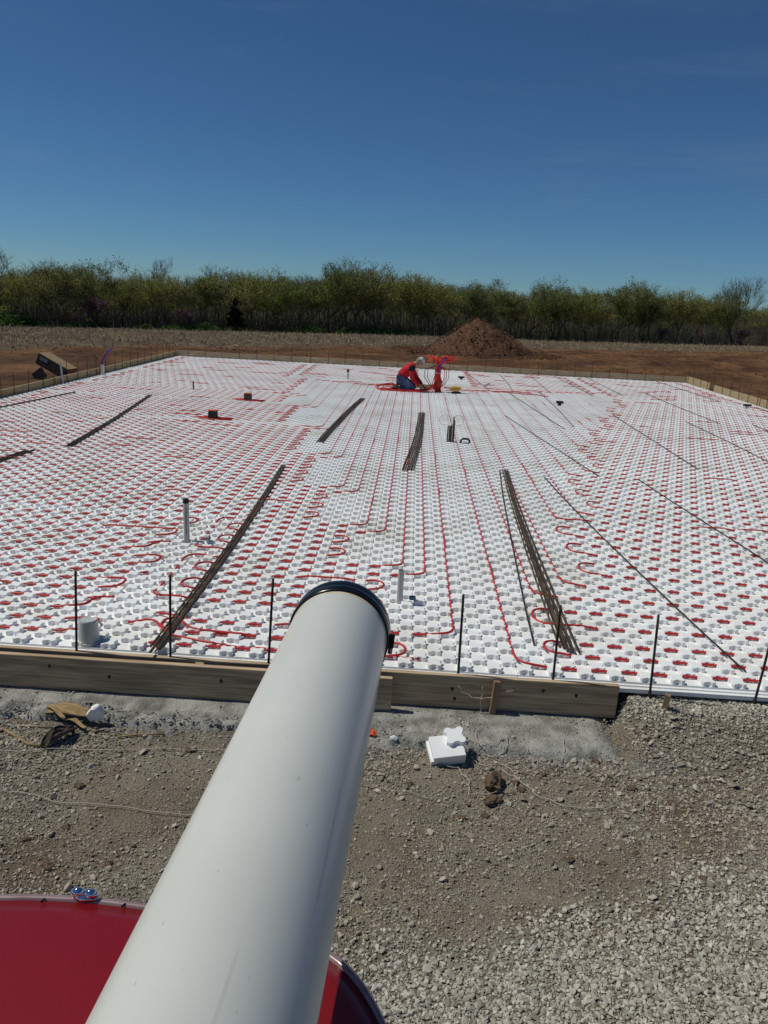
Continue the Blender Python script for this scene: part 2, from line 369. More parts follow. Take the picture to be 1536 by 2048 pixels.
def pts(n, x0, x1, y0, y1, seed):
    r = np.random.default_rng(seed); return r.uniform(x0, x1, n), r.uniform(y0, y1, n), r
def loose(x, y):   # 1 where clean crushed stone lies, 0 on the trodden ground
    g1 = sstep(-.25, .25, (2.95-y)+.25*(x-.9)+.35*fbm(x, y, 1.2, 3))*sstep(-.6, 0, x)
    g2 = sstep(1.35, 1.65, x)*sstep(4.35, 4.6, y+.1*fbm(x, y, 2, 2))
    return np.clip(g1+g2, 0, 1)
X, Y, r = pts(330000, -3.4, 4.3, 1.6, 4.8, 11); keep = r.random(len(X)) < loose(X, Y)*.95*(np.abs(X) < .6*Y+1.5)
X, Y = X[keep], Y[keep]; S = np.clip(r.lognormal(math.log(.0175), .36, len(X)), .008, .045)
keep = ~((Y > 4.66) & (X < 1.6)); X, Y, S = X[keep], Y[keep], S[keep]
scatter('crushed_stone', X, Y, S, M_rock, 'pale grey crushed stone gravel spread in the foreground', seed=2)
X, Y, r = pts(350000, -4.2, 4.2, 1.6, 4.62, 12)
dn = np.clip(.78+1.9*fbm(X, Y, .9, 4)+.25*sstep(3.0, 3.9, Y), .16, 1)*(np.abs(X) < .6*Y+1.5)*(1-.8*loose(X, Y)); keep = (r.random(len(X)) < dn) & ~((Y > 4.22) & (X < 1.5))
X, Y = X[keep], Y[keep]; S = np.clip(r.lognormal(math.log(.0125), .50, len(X))*(.74+.26*sstep(3.3, 4.0, Y+.5*fbm(X, Y, 1.1, 3))), .005, .06)
scatter('trodden_gravel', X, Y, S, M_rock_tan, 'tan gravel and dirt trodden flat in front of the forms', seed=3, sink=.16)
# clods on the clay behind the slab
X, Y, r = pts(30000, -30, 40, 27.6, 80, 13)
keep = (Y < stub_line(X)+2) & (r.random(len(X)) < np.clip(.25+.9*fbm(X, Y, .3, 3), 0, 1)); X, Y = X[keep], Y[keep]
S = np.clip(r.lognormal(math.log(.07), .5, len(X)), .03, .26)
scatter('clay_clods', X, Y, S, M_clod, 'reddish brown clods of clay scattered over the graded soil', seed=4, sink=.05)

# ------------------------------------------------------------------ corn stubble
n = 26000; X, Y, r = pts(n*3, -75, 85, 26, 122, 14)
Y = 26+(Y-26)
keep = (Y > stub_line(X)+1.5*fbm(X, Y, .15, 3)) & (Y < edge_y(X*100/np.maximum(Y, 60))-.5) & (np.abs(X) < .62*Y+8)
keep &= r.random(len(X)) < np.clip(75/Y-.2, .35, 1); X, Y = X[keep], Y[keep]
Y = np.where(r.random(len(Y)) < .5, np.round(Y/.76)*.76+r.normal(0, .05, len(Y)), Y)
Z = terrain(X, Y); n = len(X); A = r.uniform(0, 6.28, n); lean = np.abs(r.normal(0, 1.2, n)); ln = r.uniform(.07, .26, n)*np.where(r.random(n) < .06, 2.2, 1); wd = r.uniform(.008, .026, n)
d = np.stack([np.cos(A)*np.sin(lean), np.sin(A)*np.sin(lean), np.abs(np.cos(lean))], 1)*ln[:, None]
s = np.stack([-np.sin(A), np.cos(A), np.zeros(n)], 1)*wd[:, None]; s2 = np.cross(s, d); s2 /= np.linalg.norm(s2, axis=1)[:, None]+1e-9; s2 *= wd[:, None]
B0 = np.stack([X, Y, Z+.01], 1)
Vs = np.stack([B0+s, B0-s*.5+s2, B0-s*.5-s2, B0+d+s*.6, B0+d-s*.3+s2*.6, B0+d-s*.3-s2*.6], 1).reshape(-1, 3)
k = np.arange(n)[:, None]*6
Fs = np.concatenate([k+np.array([[0, 1, 4, 3]]), k+np.array([[1, 2, 5, 4]]), k+np.array([[2, 0, 3, 5]])])
setp(link('corn_stubble', npmesh('corn_stubble', Vs, Fs, M_straw)), 'dry tan corn stubble covering the field before the trees', kind='stuff')

# ------------------------------------------------------------------ foam panels
def nub_outline():
    o = []; a = .0475; c = .011
    for q in range(4):
        rot = lambda x, y: (x*math.cos(q*math.pi/2)-y*math.sin(q*math.pi/2), x*math.sin(q*math.pi/2)+y*math.cos(q*math.pi/2))
        for s_, ins in ((-a+c, 0), (-.022, 0), (-.016, .006), (-.006, .0100), (.006, .0100), (.016, .006), (.022, 0), (a-c, 0)):
            o.append(rot(s_, -a+ins))
    return o
NO = nub_outline()
def panel_mesh(nc, nr, par, lip):
    mb = MB(); N = len(NO)
    x1, y1 = nc*P2, nr*P2; g = .0016
    mb.box((x1/2, y1/2, -.057), (x1-g, y1-g, .050))
    if lip:
        mb.box((x1/2, -.012, -.063), (x1-g, .026, .036)); mb.box((x1/2, -.040, -.068), (x1-g, .030, .028))
    for r_ in range(nr):
        for c_ in range(nc):
            if (r_+c_+par) % 2: continue
            ox, oy = (c_+.5)*P2, (r_+.5)*P2
            vs = []
            for sc_, z in ((1.03, -.0325), (1.0, -.004), (.955, 0)):
                vs += [(ox+x*sc_, oy+y*sc_, z) for x, y in NO]
            fs = []
            for k in range(2):
                for i in range(N): j = (i+1) % N; fs.append((k*N+i, k*N+j, (k+1)*N+j, (k+1)*N+i))
            fs.append(tuple(2*N+i for i in range(N)))
            mb.add(vs, fs)
    me = mb.mesh('foam_panel'); me.materials.append(M_foam); return me
cache = {}
colsplit = [C0]+[3.5+12*k for k in range(-7, 8)]
rowsplit = [-.5+12*k for k in range(19)]+[ROW1]
for ci in range(len(colsplit)-1):
    for ri in range(len(rowsplit)-1):
        c0, c1, r0, r1 = colsplit[ci], colsplit[ci+1], rowsplit[ri], rowsplit[ri+1]
        nc, nr = int(round(c1-c0)), int(round(r1-r0)); par = int(round((c0+.5)+(r0+.5))) % 2
        key = (nc, nr, par, ri == 0)
        if key not in cache: cache[key] = panel_mesh(*key)
        o = link('foam_sheet', cache[key]); o.location = (cx(c0)+random.uniform(-.0008, .0008), ry(r0), random.uniform(-.0015, .0015))
        if ri == 0: lab = 'white knobbed foam panel in the front row with stepped outer edge'
        elif ri == len(rowsplit)-2: lab = 'short white knobbed foam panel against the back form board'
        elif ci == 0: lab = 'narrow white knobbed foam panel along the left form board'
        elif ci == len(colsplit)-2: lab = 'white knobbed foam panel along the right form board'
        else: lab = 'white knobbed foam insulation panel inside the big slab bed'
        setp(o, lab, 'foam sheet', 'knobbed foam panels covering the slab')

# ------------------------------------------------------------------ red heating tubes
ZT, ZA = -.015, .004
def fillet(pl, rad):
    """pl: list of (x,y); returns list of (x,y,onarc)"""
    out = [(pl[0][0], pl[0][1], 0)]
    for i in range(1, len(pl)-1):
        p0, p1, p2 = Vector(pl[i-1]), Vector(pl[i]), Vector(pl[i+1])
        d0 = p0-p1; d1 = p2-p1
        if d0.length < 1e-6 or d1.length < 1e-6: continue
        rr = min(rad, d0.length*.499, d1.length*.499); d0.normalize(); d1.normalize()
        a = p1+d0*rr; b = p1+d1*rr
        for k in range(7):
            t = k/6; q = a*(1-t)**2+p1*2*t*(1-t)*.93+b*t*t+(a+b)*.5*2*t*(1-t)*.07
            out.append((q.x, q.y, 2 if k == 6 else 1))
    out.append((pl[-1][0], pl[-1][1], 0)); return out
def tube_obj(pl, label, rad=.13, pop=.012, group='red heating tubes laid in the foam panels', name='heating_tube'):
    pth = fillet([(cx(c), ry(r_+.5)) for c, r_ in pl], rad); P3 = []; lift = 0; ph = random.uniform(0, 9)
    for i in range(len(pth)-1):
        x, y, a = pth[i]; x2, y2, a2 = pth[i+1]; L_ = math.hypot(x2-x, y2-y); n = max(1, int(L_/.11))
        for k in range(n):
            t = k/n
            if a == 1 and a2: z = ZA
            elif a == 2 and k == 0: z = ZA-.004
            else:
                if lift <= 0 and random.random() < pop: lift = random.randint(2, 6)
                z = ZT+(.019 if lift > 0 else 0); lift -= 1
            wv = .0022*math.sin(ph+i*3+k*.9) if not (a == 1 and a2) else 0
            P3.append((x+(x2-x)*t+(wv if abs(y2-y) > abs(x2-x) else 0), y+(y2-y)*t+(wv if abs(x2-x) >= abs(y2-y) else 0), z))
    x, y, a = pth[-1]; P3.append((x, y, ZT))
    o = MB().tube(P3, .0092, 6).build(name, M_pex, smooth=True)
    return setp(o, label, 'tube', group)
MANR = 152      # row where the runs reach the worker
def top_of(c):  # the run from the wall of tubes fans sideways, then comes forward
    d = c-2.5; k = abs(d)/2.5; rr = MANR+2+k
    return [(2.5+(.5 if d > 0 else -.5), rr), (c, rr)] if abs(d) > 7 else [(c, MANR-1)]
def left_circuit(c, r, low, lcol, label, step=2, ucol=None, ret=True):
    ucol = c-.5 if ucol is None else ucol
    rows = list(range(r, low-1, -step))
    if len(rows) % 2 == 0: rows = rows[:-1]+[low-1+.0] if False else rows[:-1]
    pl = top_of(c)+[(c, rows[0]), (lcol, rows[0])]
    for i in range(1, len(rows), 2):
        pl += [(lcol, rows[i]), (ucol-2.5-(i % 4 == 1)*.8, rows[i]), (ucol-2.5-(i % 4 == 1)*.8, rows[i+1]), (lcol, rows[i+1])] if False else []
    # serpentine: right ends at ucol, left ends at lcol
    pl = top_of(c)+[(c, rows[0]), (lcol, rows[0])]; left = True
    for i in range(1, len(rows)):
        if left: pl += [(lcol, rows[i]), (ucol-3, rows[i])]; left = False
        else: pl += [(ucol-3, rows[i]), (lcol, rows[i])]; left = True
    if ret and left:
        lc = lcol-1.5; pl += [(lc, rows[-1]), (lc, r+2), (c-2, r+2)]+list(reversed(top_of(c-2)))
    tube_obj(pl, label)
left_circuit(-.5, 4, 0, -21.5, 'red tube turning left in the rows nearest the front edge, beside the white pipe end', ret=False)
left_circuit(-2.5, 16, 6, -22.5, 'red tube circuit turning left behind the short grey pipe stub')
left_circuit(-6.5, 28, 20, -22.5, 'red tube circuit turning left just in front of the capped white pipe')
left_circuit(-10.5, 44, 32, -83, 'red tube circuit turning left beside the end of the long rebar bundle')
left_circuit(-14.5, 64, 48, -83, 'red tube circuit crossing the left half level with the middle rebar bundle')
left_circuit(-18.5, 88, 68, -83, 'red tube circuit in the left half in front of the nearer brown box')
left_circuit(-24.5, 114, 92, -83, 'red tube circuit in the left half around the two brown boxes')
left_circuit(-29.5, 132, 118, -83, 'red tube circuit in the far left behind the two brown boxes')
for k, (r0, r1) in enumerate([(1, 13), (15, 30)]):    # zone left of the capped pipe
    pl = [(-84, r0)]; right = True
    for i, rr in enumerate(range(r0, r1+1, 2)):
        e = -26-(i % 3); pl += [(-84, rr), (e, rr)] if right else [(e, rr), (-84, rr)]
        if right: pl += [(e, rr+2)]
        right = not right
    pl = pl[:-1] if pl[-1][0] != -84 else pl
    tube_obj(pl, ['red tube looping through the front left corner beside the white bucket', 'red tube looping left of the capped white pipe'][k])
# crooked tails near the front left
tube_obj([(-24, 3), (-22.2, 3.4), (-20.6, 1.2), (-17.5, .2), (-3, .1)], 'short crooked red tube crossing knobs between white bucket and rebar bundle', rad=.06)
tube_obj([(-22.6, 5), (-20.8, 4.2), (-19.3, 2.3), (-16, 1.9), (-8, 2)], 'crooked red tube just behind the shortest crooked one', rad=.06)
def right_circuit(ca, ra, cb, rb, pairs, label, rcol=85):
    """ca run turns right at row ra; the loops follow; cb run closes it at row rb"""
    pl = top_of(ca)+[(ca, ra), (rcol, ra)]
    for a, b_, u in pairs: pl += [(rcol, a), (u, a), (u, b_), (rcol, b_)]
    pl += [(rcol, rb), (cb, rb)]+list(reversed(top_of(cb)))
    tube_obj(pl, label)
right_circuit(3.5, 0, 6.5, 13, [(2, 4, 5.8), (7, 10, 5.8)], 'red tube circuit turning right along the front edge under the fanned rebar')
right_circuit(9.5, 16, 12.5, 37, [(19, 22, 11.8), (25, 28, 11.8), (31, 34, 11.8)], 'red tube circuit right of the fanned rebar, second from the front edge')
right_circuit(15.5, 40, 18.5, 61, [(43, 46, 17.6), (49, 52, 17.4), (55, 58, 17.6)], 'red tube circuit on the right with loops level with the fanned rebar top')
right_circuit(21.5, 64, 24.5, 85, [(67, 70, 23.6), (73, 76, 24), (79, 82, 23.8)], 'red tube circuit on the right halfway back in the slab')
right_circuit(27.5, 88, 30.5, 103, [(91, 94, 29), (97, 100, 29.5)], 'red tube circuit on the right in front of the small dark block')
right_circuit(33.5, 106, 36.5, 121, [(109, 112, 35), (115, 118, 35.5)], 'red tube circuit on the right behind the small dark block')
right_circuit(39.5, 124, 42.5, 139, [(127, 130, 41), (133, 136, 41)], 'red tube circuit on the far right before the right form boards')
right_circuit(45.5, 142, 48.5, 157, [(145, 148, 47), (151, 154, 47)], 'red tube circuit reaching the far right corner')
def serp(c0, c1, r0, r1, st, label):
    pl = []; d = True
    for rr in range(r0, r1+1, st):
        pl += [(c0, rr), (c1, rr)] if d else [(c1, rr), (c0, rr)]; d = not d
    tube_obj(pl, label, pop=.03)
serp(-83, -40, 172, 216, 3, 'red tube circuit in the far left corner of the slab')
serp(-38, -3, 175, 216, 3, 'red tube circuit behind the kneeling person')
serp(12, 46, 168, 216, 3, 'red tube circuit beyond the yellow tool near the back board')
serp(49, 84, 163, 216, 3, 'red tube circuit in the far right corner of the slab')
serp(-83, -34, 136, 169, 3, 'red tube circuit on the far left level with the thin dark stub')

# ------------------------------------------------------------------ form boards
def board(name_label, x0, x1, y0, y1, z0, z1, m, group, knots=(), name='form_board', cat='form board', loc=None):
    o = MB().box((0, 0, 0), (x1-x0, y1-y0, z1-z0)).build(name, m, bevel=.004)
    o.location = ((x0+x1)/2, (y0+y1)/2, (z0+z1)/2); return setp(o, name_label, cat, group)
def rotz(o, d): o.rotation_euler[2] = R(d); return o
FB = 'boards of the front form'
board('long brown form board whose right end stands free on the gravel', -.62, 1.475, 4.63, 4.668, -.262, -.026, M_wood_x, FB)
board('wide brown form board in front, running off the left edge', -6.4, -.02, 4.545, 4.583, -.268, -.033, M_wood_x, FB)
board('rear board of the doubled left front form, behind the wide board', -6.4, -.66, 4.630, 4.668, -.262, -.03, M_wood_x, FB)
# small block between the doubled boards
board('short spacer block wedged between the two left front boards', -1.34, -1.28, 4.587, 4.627, -.14, -.04, M_wood_y, FB, name='wood_block', cat='wood block')
for bo_, kn in (('long brown', [(-.15, .03), (.38, .02), (.98, .05), (.40, -.05), (1.2, .03)]), ('wide brown', [(-1.15, .02), (-.75, -.04), (-1.9, .0), (-2.3, .05)])):
    bb = [o for o in bpy.data.objects if o.get('label', '').startswith(bo_)][0]; mb = MB()
    for kx, kz in kn:
        vs = [(kx-bb.location.x+.011*math.cos(q)*(1+.2*math.sin(3*q)), -.0195, kz+.016*math.sin(q)) for q in np.linspace(0, 5.8, 11)]
        n_ = len(vs); mb.add(vs+[(x, y+.01, z) for x, y, z in vs], [tuple(range(n_))]+[(i, (i+1) % n_, n_+(i+1) % n_, n_+i) for i in range(n_)])
    mb.build('knots', mat('knot_wood', (.045, .026, .015), (.09, .055, .03), scale=60), bb)
LB = 'boards of the left form'
for k, (a, b_) in enumerate([(8.2, 12.9), (12.95, 17.8), (17.85, 22.4), (22.45, YB+.06)]):
    board(['form board of the left side nearest the camera', 'left side form board beside the brown cardboard box', 'left side form board beyond the white conduit', 'left side form board ending at the far left corner'][k],
          XL-.075+random.uniform(-.012, .0), XL-.03, a, b_, -.19, .145+k*.004, M_wood_y, LB)
BBd = 'boards of the back form'
xs = [XL-.03, -3.6, 1.35, 6.1, XR+.06]
for k in range(4):
    board(['back form board at the far left corner', 'back form board behind the kneeling person', 'back form board right of the red tube bundle', 'back form board at the far right corner'][k],
          xs[k]+.01, xs[k+1]-.01, YB+.03, YB+.068, -.19, .185+.005*(k % 2), M_wood_x, BBd)
RB = 'boards of the right form'
for k, (a, b_) in enumerate([(12, 16.6), (16.65, 21.2), (21.25, 24.6), (24.95, YB+.02)]):
    board(['right side form board nearest the camera', 'tan right side form board in full sun', 'tan right side form board before the dark gap', 'short bright form board at the far right corner'][k],
          XR+.03, XR+.07, a, b_, -.19, .19+(.03 if k == 3 else 0), M_wood_y, RB)
st = MB().box((0, 0, 0), (.042, .03, .30)).build('wood_stake', M_wood_z, bevel=.003); st.location = (.66, 4.605, -.185); st.rotation_euler = (R(-2), R(4), R(8))
setp(st, 'short wooden stake leaning against the long front board', 'stake', 'wooden stakes at the front')
st = MB().box((0, 0, 0), (.036, .028, .30)).build('wood_stake', M_wood_z, bevel=.003); st.location = (1.753, 4.55, -.163); st.rotation_euler = (R(3), R(5), R(-25))
setp(st, 'short wooden stake standing alone in gravel beyond the board end', 'stake', 'wooden stakes at the front')

# ------------------------------------------------------------------ concrete footing strip
X = np.linspace(-7, 1.75, 700); N = 44; VV = []
for j in range(N):
    tt = j/(N-1); fe = 4.20+.07*fbm(X, X*0+3, 1.1, 3)+.03*fbm(X, X*0+8, 6, 3)-.1*sstep(.2, 1.2, X)
    y = 4.72+(fe-4.72)*tt
    z = -.262-.025*tt-.07*sstep(.82, 1, tt)+.006*fbm(X, y, 8, 4)+.05*(fbm(X+9, y*1.4, 6, 5)-.1)*sstep(.3, .75, tt)*(1-sstep(-.1, .5, X)*.75)+.008*fbm(X, y, 30, 2)*sstep(.3, .6, tt)
    z = z-.12*sstep(1.3, 1.6, X+.1*fbm(X, y*3, 3, 3))
    VV.append(np.stack([X, y, z], 1))
V = np.concatenate(VV); n = len(X); ii, jj = np.meshgrid(np.arange(n-1), np.arange(N-1)); a = (jj*n+ii).ravel()
setp(link('concrete_footing', npmesh('concrete_footing', V, np.stack([a, a+n, a+n+1, a+1], 1), M_conc, True)), 'rough grey concrete footing strip below the front boards', 'footing')
foot_z = lambda x, y: -.262-.025*np.clip((4.72-np.asarray(y, float))/.5, 0, 1)+0*np.asarray(x, float)
X, Y, r = pts(7000, -3.6, 1.7, 4.2, 4.62, 21); keep = r.random(len(X)) < np.clip(.3+.5*sstep(-.3, .6, X)+.6*fbm(X, Y, 2, 2), 0, 1); X, Y = X[keep], Y[keep]
scatter('footing_crumbs', X, Y, np.clip(r.lognormal(math.log(.0085), .45, len(X)), .004, .035), M_rock_tan, 'small crumbs of stone lying on the concrete footing', zf=foot_z, seed=5, sink=.1)

X, Y, r = pts(9000, -3.6, 1.75, 4.02, 4.45, 22); ed = 4.20+.07*fbm(X, X*0+3, 1.1, 3)+.03*fbm(X, X*0+8, 6, 3)-.1*sstep(.2, 1.2, X)
keep = (np.abs(Y-ed-.05) < .07+.09*r.random(len(X))*(1-.8*sstep(-.1, .4, X))) & (r.random(len(X)) < .8); X, Y = X[keep], Y[keep]
scatter('concrete_rubble', X, Y, np.clip(r.lognormal(math.log(.016), .5, len(X)), .006, .07), M_rubble, 'rough grey concrete rubble along the edge of the footing', zf=lambda x, y: np.maximum(foot_z(x, y)-.035*sstep(.0, -.12, Y*0+0)-.03, terrain(x, y)) if False else np.maximum(terrain(x, y), foot_z(x, y)-.06*(y < 4.25)-.008), seed=8, sink=.05)
# ------------------------------------------------------------------ rebar stakes
def rib_rod(p0, p1, r_=.0075, bend=0):
    p0, p1 = Vector(p0), Vector(p1); n = 9; d = p1-p0
    side = d.cross(Vector((0, 0, 1))); side = side.normalized() if side.length > 1e-5 else Vector((1, 0, 0))
    return [p0+d*(k/(n-1))+side*bend*math.sin(math.pi*k/(n-1)) for k in range(n)]
FS = [((-2.16, 4.65, -.06), (-2.135, 4.66, .54), 'thin dark rebar stake standing in front of the white bucket'), ((-1.52, 4.65, -.06), (-1.509, 4.66, .552), 'dark rebar stake beside the foot of the long rebar bundle'),
      ((-.857, 4.65, -.06), (-.833, 4.66, .568), 'dark rebar stake just left of the white pipe end'), ((.415, 4.672, -.06), (.406, 4.67, .537), 'dark rebar stake right of the white pipe'),
      ((1.045, 4.672, -.06), (1.037, 4.67, .503), 'dark rebar stake in front of the fanned rebar'), ((1.69, 4.645, -.25), (1.664, 4.66, .482), 'leaning rebar stake standing in gravel past the end of the board'),
      ((2.36, 4.645, -.25), (2.40, 4.66, .32), 'rebar stake at the right edge of the photo, leaning right')]
for p0_, p1_, lab in FS:
    o = MB().tube(rib_rod(p0_, p1_), .0085, 8).build('rebar_stake', M_rebar_dark, smooth=True)
    setp(o, lab, 'rebar stake', 'rebar stakes along the front edge')
smesh = MB().tube(rib_rod((0, 0, -.25), (0, 0, .50), bend=.004), .0068, 5).mesh('rebar_stake', True); smesh.materials.append(M_rebar_dark)
def stakes(lst, label, group):
    for x, y in lst:
        o = link('rebar_stake', smesh); o.location = (x, y, random.uniform(-.06, .05)); o.rotation_euler = (random.gauss(0, .03), random.gauss(0, .035), random.uniform(0, 6))
        setp(o, label, 'rebar stake', group)
stakes([(XL-.015, 13.5+.61*k+random.uniform(-.06, .06)) for k in range(22)], 'thin rebar stake standing along the left form boards', 'rebar stakes along the left form')
stakes([(-7.9+.61*k+random.uniform(-.04, .04), YB+.015) for k in range(28)], 'thin rebar stake standing along the back form boards', 'rebar stakes along the back form')
stakes([(XR+.015, 15.2+.62*k+random.uniform(-.06, .06)) for k in range(20)], 'thin rebar stake standing along the right form boards', 'rebar stakes along the right form')

# ------------------------------------------------------------------ rebar bundles and single bars lying on the knobs
def bundle(p0, p1, n, spread0, spread1, curve, label, group, m=None, jit=.05):
    p0, p1 = Vector(p0), Vector(p1); d = (p1-p0).normalized(); s = Vector((-d.y, d.x, 0))
    for k in range(n):
        u = (k/(n-1)-.5+random.uniform(-.45, .45)/n) if n > 1 else 0
        lay = False
        a = p0+s*(u*spread0)+d*random.uniform(-jit, jit); b_ = p1+s*(u*spread1+random.uniform(-.004, .004))+d*random.uniform(-jit, jit)
        q = [a+(b_-a)*(j/10)+s*(curve*math.sin(math.pi*j/10)+.003*math.sin(j*1.1)+.0012*math.sin(j*1.7+k)) for j in range(11)]
        z = .0085+(.0135 if lay else 0)
        q = [Vector((v.x, v.y, z+(.004*math.sin(j*.9+k) if lay else 0))) for j, v in enumerate(q)]
        o = MB().tube(q, .0072, 7).build('rebar', m or (M_rebar if k % 3 else M_rebar_dark), smooth=True)
        setp(o, label, 'rebar', group)
bundle((-1.63, 4.66, 0), (-1.75, 10.55, 0), 6, .075, .055, -.04, 'rusty rebar in the long bundle lying behind the front left boards', 'rebars of the long left bundle')
bundle((-5.03, 11.0, 0), (-5.8, 16.85, 0), 6, .09, .06, -.04, 'rusty rebar in the bundle on the left, before the brown boxes', 'rebars of the left middle bundle')
bundle((-7.95, 12.2, 0), (-7.4, 16.7, 0), 3, .05, .04, .0, 'rusty rebar by the left form boards, pointing at the white conduit', 'rebars beside the left form')
bundle((-5.75, 5.2, 0), (-5.4, 10.6, 0), 6, .16, .10, 0, 'rusty rebar cut off by the left edge of the photo', 'rebars at the left edge')
bundle((-1.47, 12.45, 0), (-1.17, 18.25, 0), 7, .12, .13, .03, 'rusty rebar in the bundle pointing at the kneeling person', 'rebars of the middle bundle')
bundle((0.0, 10.7, 0), (.22, 16.45, 0), 8, .17, .125, -.04, 'rebar in the short looking bundle left of the stub of dark pipes', 'rebars of the centre bundle')
bundle((1.23, 5.06, 0), (1.42, 11.05, 0), 8, .13, .07, .03, 'rusty rebar in the fanned bundle right of the white pipe', 'rebars of the fanned bundle')
SB = [((.98, 5.1), (1.33, 11.0), 'rebar lying a little apart left of the fanned bundle'), ((2.40, 4.85), (1.93, 10.75), 'longest near single rebar, ending at the front edge on the right'), ((2.77, 11.0), (2.04, 16.6), 'single rebar right of the dark pipe stub'),
      ((3.85, 5.0), (3.31, 10.95), 'single rebar leaving the photo at the right below its middle'), ((4.52, 11.9), (4.6, 17.7), 'single rebar beside the small dark block'),
      ((5.99, 12.2), (6.1, 17.3), 'single rebar in the right half, nearest the right edge'), ((2.75, 21.3), (2.9, 26.5), 'single rebar near the back board right of the yellow tool'),
      ((2.1, 21.4), (1.75, 26.6), 'single rebar just behind the yellow tool'), ((3.82, 21.6), (3.95, 26.7), 'single rebar near the back board, second right of the tool'),
      ((4.93, 21.3), (4.8, 26.8), 'single rebar near the back board, third right of the tool'), ((5.9, 22.0), (5.95, 26.8), 'single rebar near the back board, fourth right of the tool'),
      ((8.5, 21.8), (8.3, 26.9), 'single rebar near the far right corner'), ((6.84, 17.2), (6.78, 23), 'single rebar behind the black topped bucket on the right'),
      ((3.05, 15.3), (2.6, 21.2), 'single rebar right of the centre, in front of the small dark block'), ((9.0, 15.4), (9.1, 20.9), 'single rebar along the right form boards'),
      ((3.3, 15.6), (3.5, 21.6), 'single rebar just left of the small dark block'), ((7.4, 12.5), (7.6, 17.4), 'single rebar cut off by the right edge')]
for a_, b_, lab in SB: bundle((*a_, 0), (*b_, 0), 1, 0, 0, random.uniform(-.05, .05), lab, 'single rebars laid out on the right')

# ------------------------------------------------------------------ pipes and stubs on the slab
def pipe_stub(name, x, y, h, r_, m, label, cap=None, lean=(0, 0), cat='pipe'):
    e = empty(name, (x, y, -.03)); e.rotation_euler = (lean[0], lean[1], 0)
    MB().lathe([(r_, 0), (r_, h), (r_*.86, h), (r_*.86, h-.12)], 20).build('pipe_wall', m, e, smooth=False)
    if cap: MB().lathe([(r_*1.05, h-cap), (r_*1.06, h-.004), (r_*.95, h+.006), (r_*.3, h+.008)], 20).build('cap', M_blackm, e)
    return setp(e, label, cat)
p = pipe_stub('capped_pipe', -2.10, 7.02, .44, .0275, M_pvc_old, 'upright grey white pipe with black cap and black print', cap=.035)
# printed line up the pipe: small dark marks of lettering
mb = MB(); zz = .10; k = 0
while zz < .37:
    hgt = [.006, .012, .009, .016, .007][k % 5]; mb.box((.006, -.0278, zz+hgt/2), (.009 if k % 3 else .006, .0012, hgt)); zz += hgt+.006; k += 1
mb.build('print_marks', M_blackm, p)
pipe_stub('pipe_stub', -.005, 5.84, .285, .0245, M_pvc_old, 'short weathered grey pipe stub standing behind the white pipe end')
pipe_stub('capped_pipe', -1.89, 22.4, .30, .034, M_pvc, 'small white pipe with black cap left of the kneeling person', cap=.06)
pipe_stub('pipe_stub', -5.23, 18.3, .22, .016, M_blackm, 'thin dark pipe stub standing in the far left part of the slab')
pipe_stub('pipe_stub', XL+.02, 18.1, .52, .022, M_pvc_old, 'slim grey pipe leaning on the left form beside the cardboard box', lean=(0, -.06))
# little offcut at the capped pipe foot
setp(MB().lathe([(.026, 0), (.026, .05), (.022, .05), (.022, .03)], 16, Matrix.Rotation(R(80), 4, 'Y')).build('pipe_offcut', M_pvc_old, loc=(-1.93, 7.05, .026)), 'small grey pipe offcut lying beside the capped pipe', 'pipe offcut')
setp(MB().lathe([(.012, 0), (.02, .01), (.02, .04), (.012, .055)], 16, Matrix.Rotation(R(85), 4, 'Y')).build('stub_shadow', mat('shadow_blue', (.10, .15, .26), rough=.5), loc=(.07, 5.85, .015)), 'small slate blue solid standing in for the shadow of the weathered grey stub', 'shadow stand-in')  # bluish shadow of the grey stub, modelled as a small coloured solid
# upturned bucket at the front edge
e = empty('bucket', (-2.13, 4.79, -.032))
MB().lathe([(.078, 0), (.078, .02), (.074, .022), (.062, .165), (.058, .175), (.05, .17), (.02, .168)], 32).build('bucket_body', M_pvc, e, smooth=False)
setp(e, 'white upturned plastic bucket at the front edge of the foam', 'bucket')
# dark pipe stubs tied with wire
e = empty('conduit_cluster', (.70, 13.2, -.03))
for k, (dx, dy, h, r_) in enumerate([(-.05, 0, .30, .011), (-.022, .02, .31, .011), (.012, -.005, .33, .011), (.042, .02, .46, .012), (-.01, -.03, .30, .011), (.055, -.02, .40, .011)]):
    MB().lathe([(r_, 0), (r_, h), (r_*.7, h), (r_*.7, h-.05)], 12).build('conduit', M_rebar if k % 3 else M_rebar_dark, e, loc=(dx, dy, 0))
for k, (ox, sx) in enumerate([(-.11, .10), (.12, .09)]):
    MB().tube([(ox+sx*math.cos(q/12*6.283), 0, .40+.09*math.sin(q/12*6.283)) for q in range(13)], .003, 5).build('tie_wire', M_copper, e, smooth=True)
setp(e, 'upright cluster of dark conduits with wire loops in the middle of the slab', 'conduits')
setp(MB().tube([(.88, 13.1, -.03), (.88, 13.1, .05), (.91, 13.12, .07), (1.0, 13.15, .07), (1.03, 13.16, .04), (1.03, 13.16, -.03)], .018, 10).build('conduit_elbow', M_blackm, smooth=True), 'black pipe elbow just right of the dark conduit cluster', 'pipe elbow')
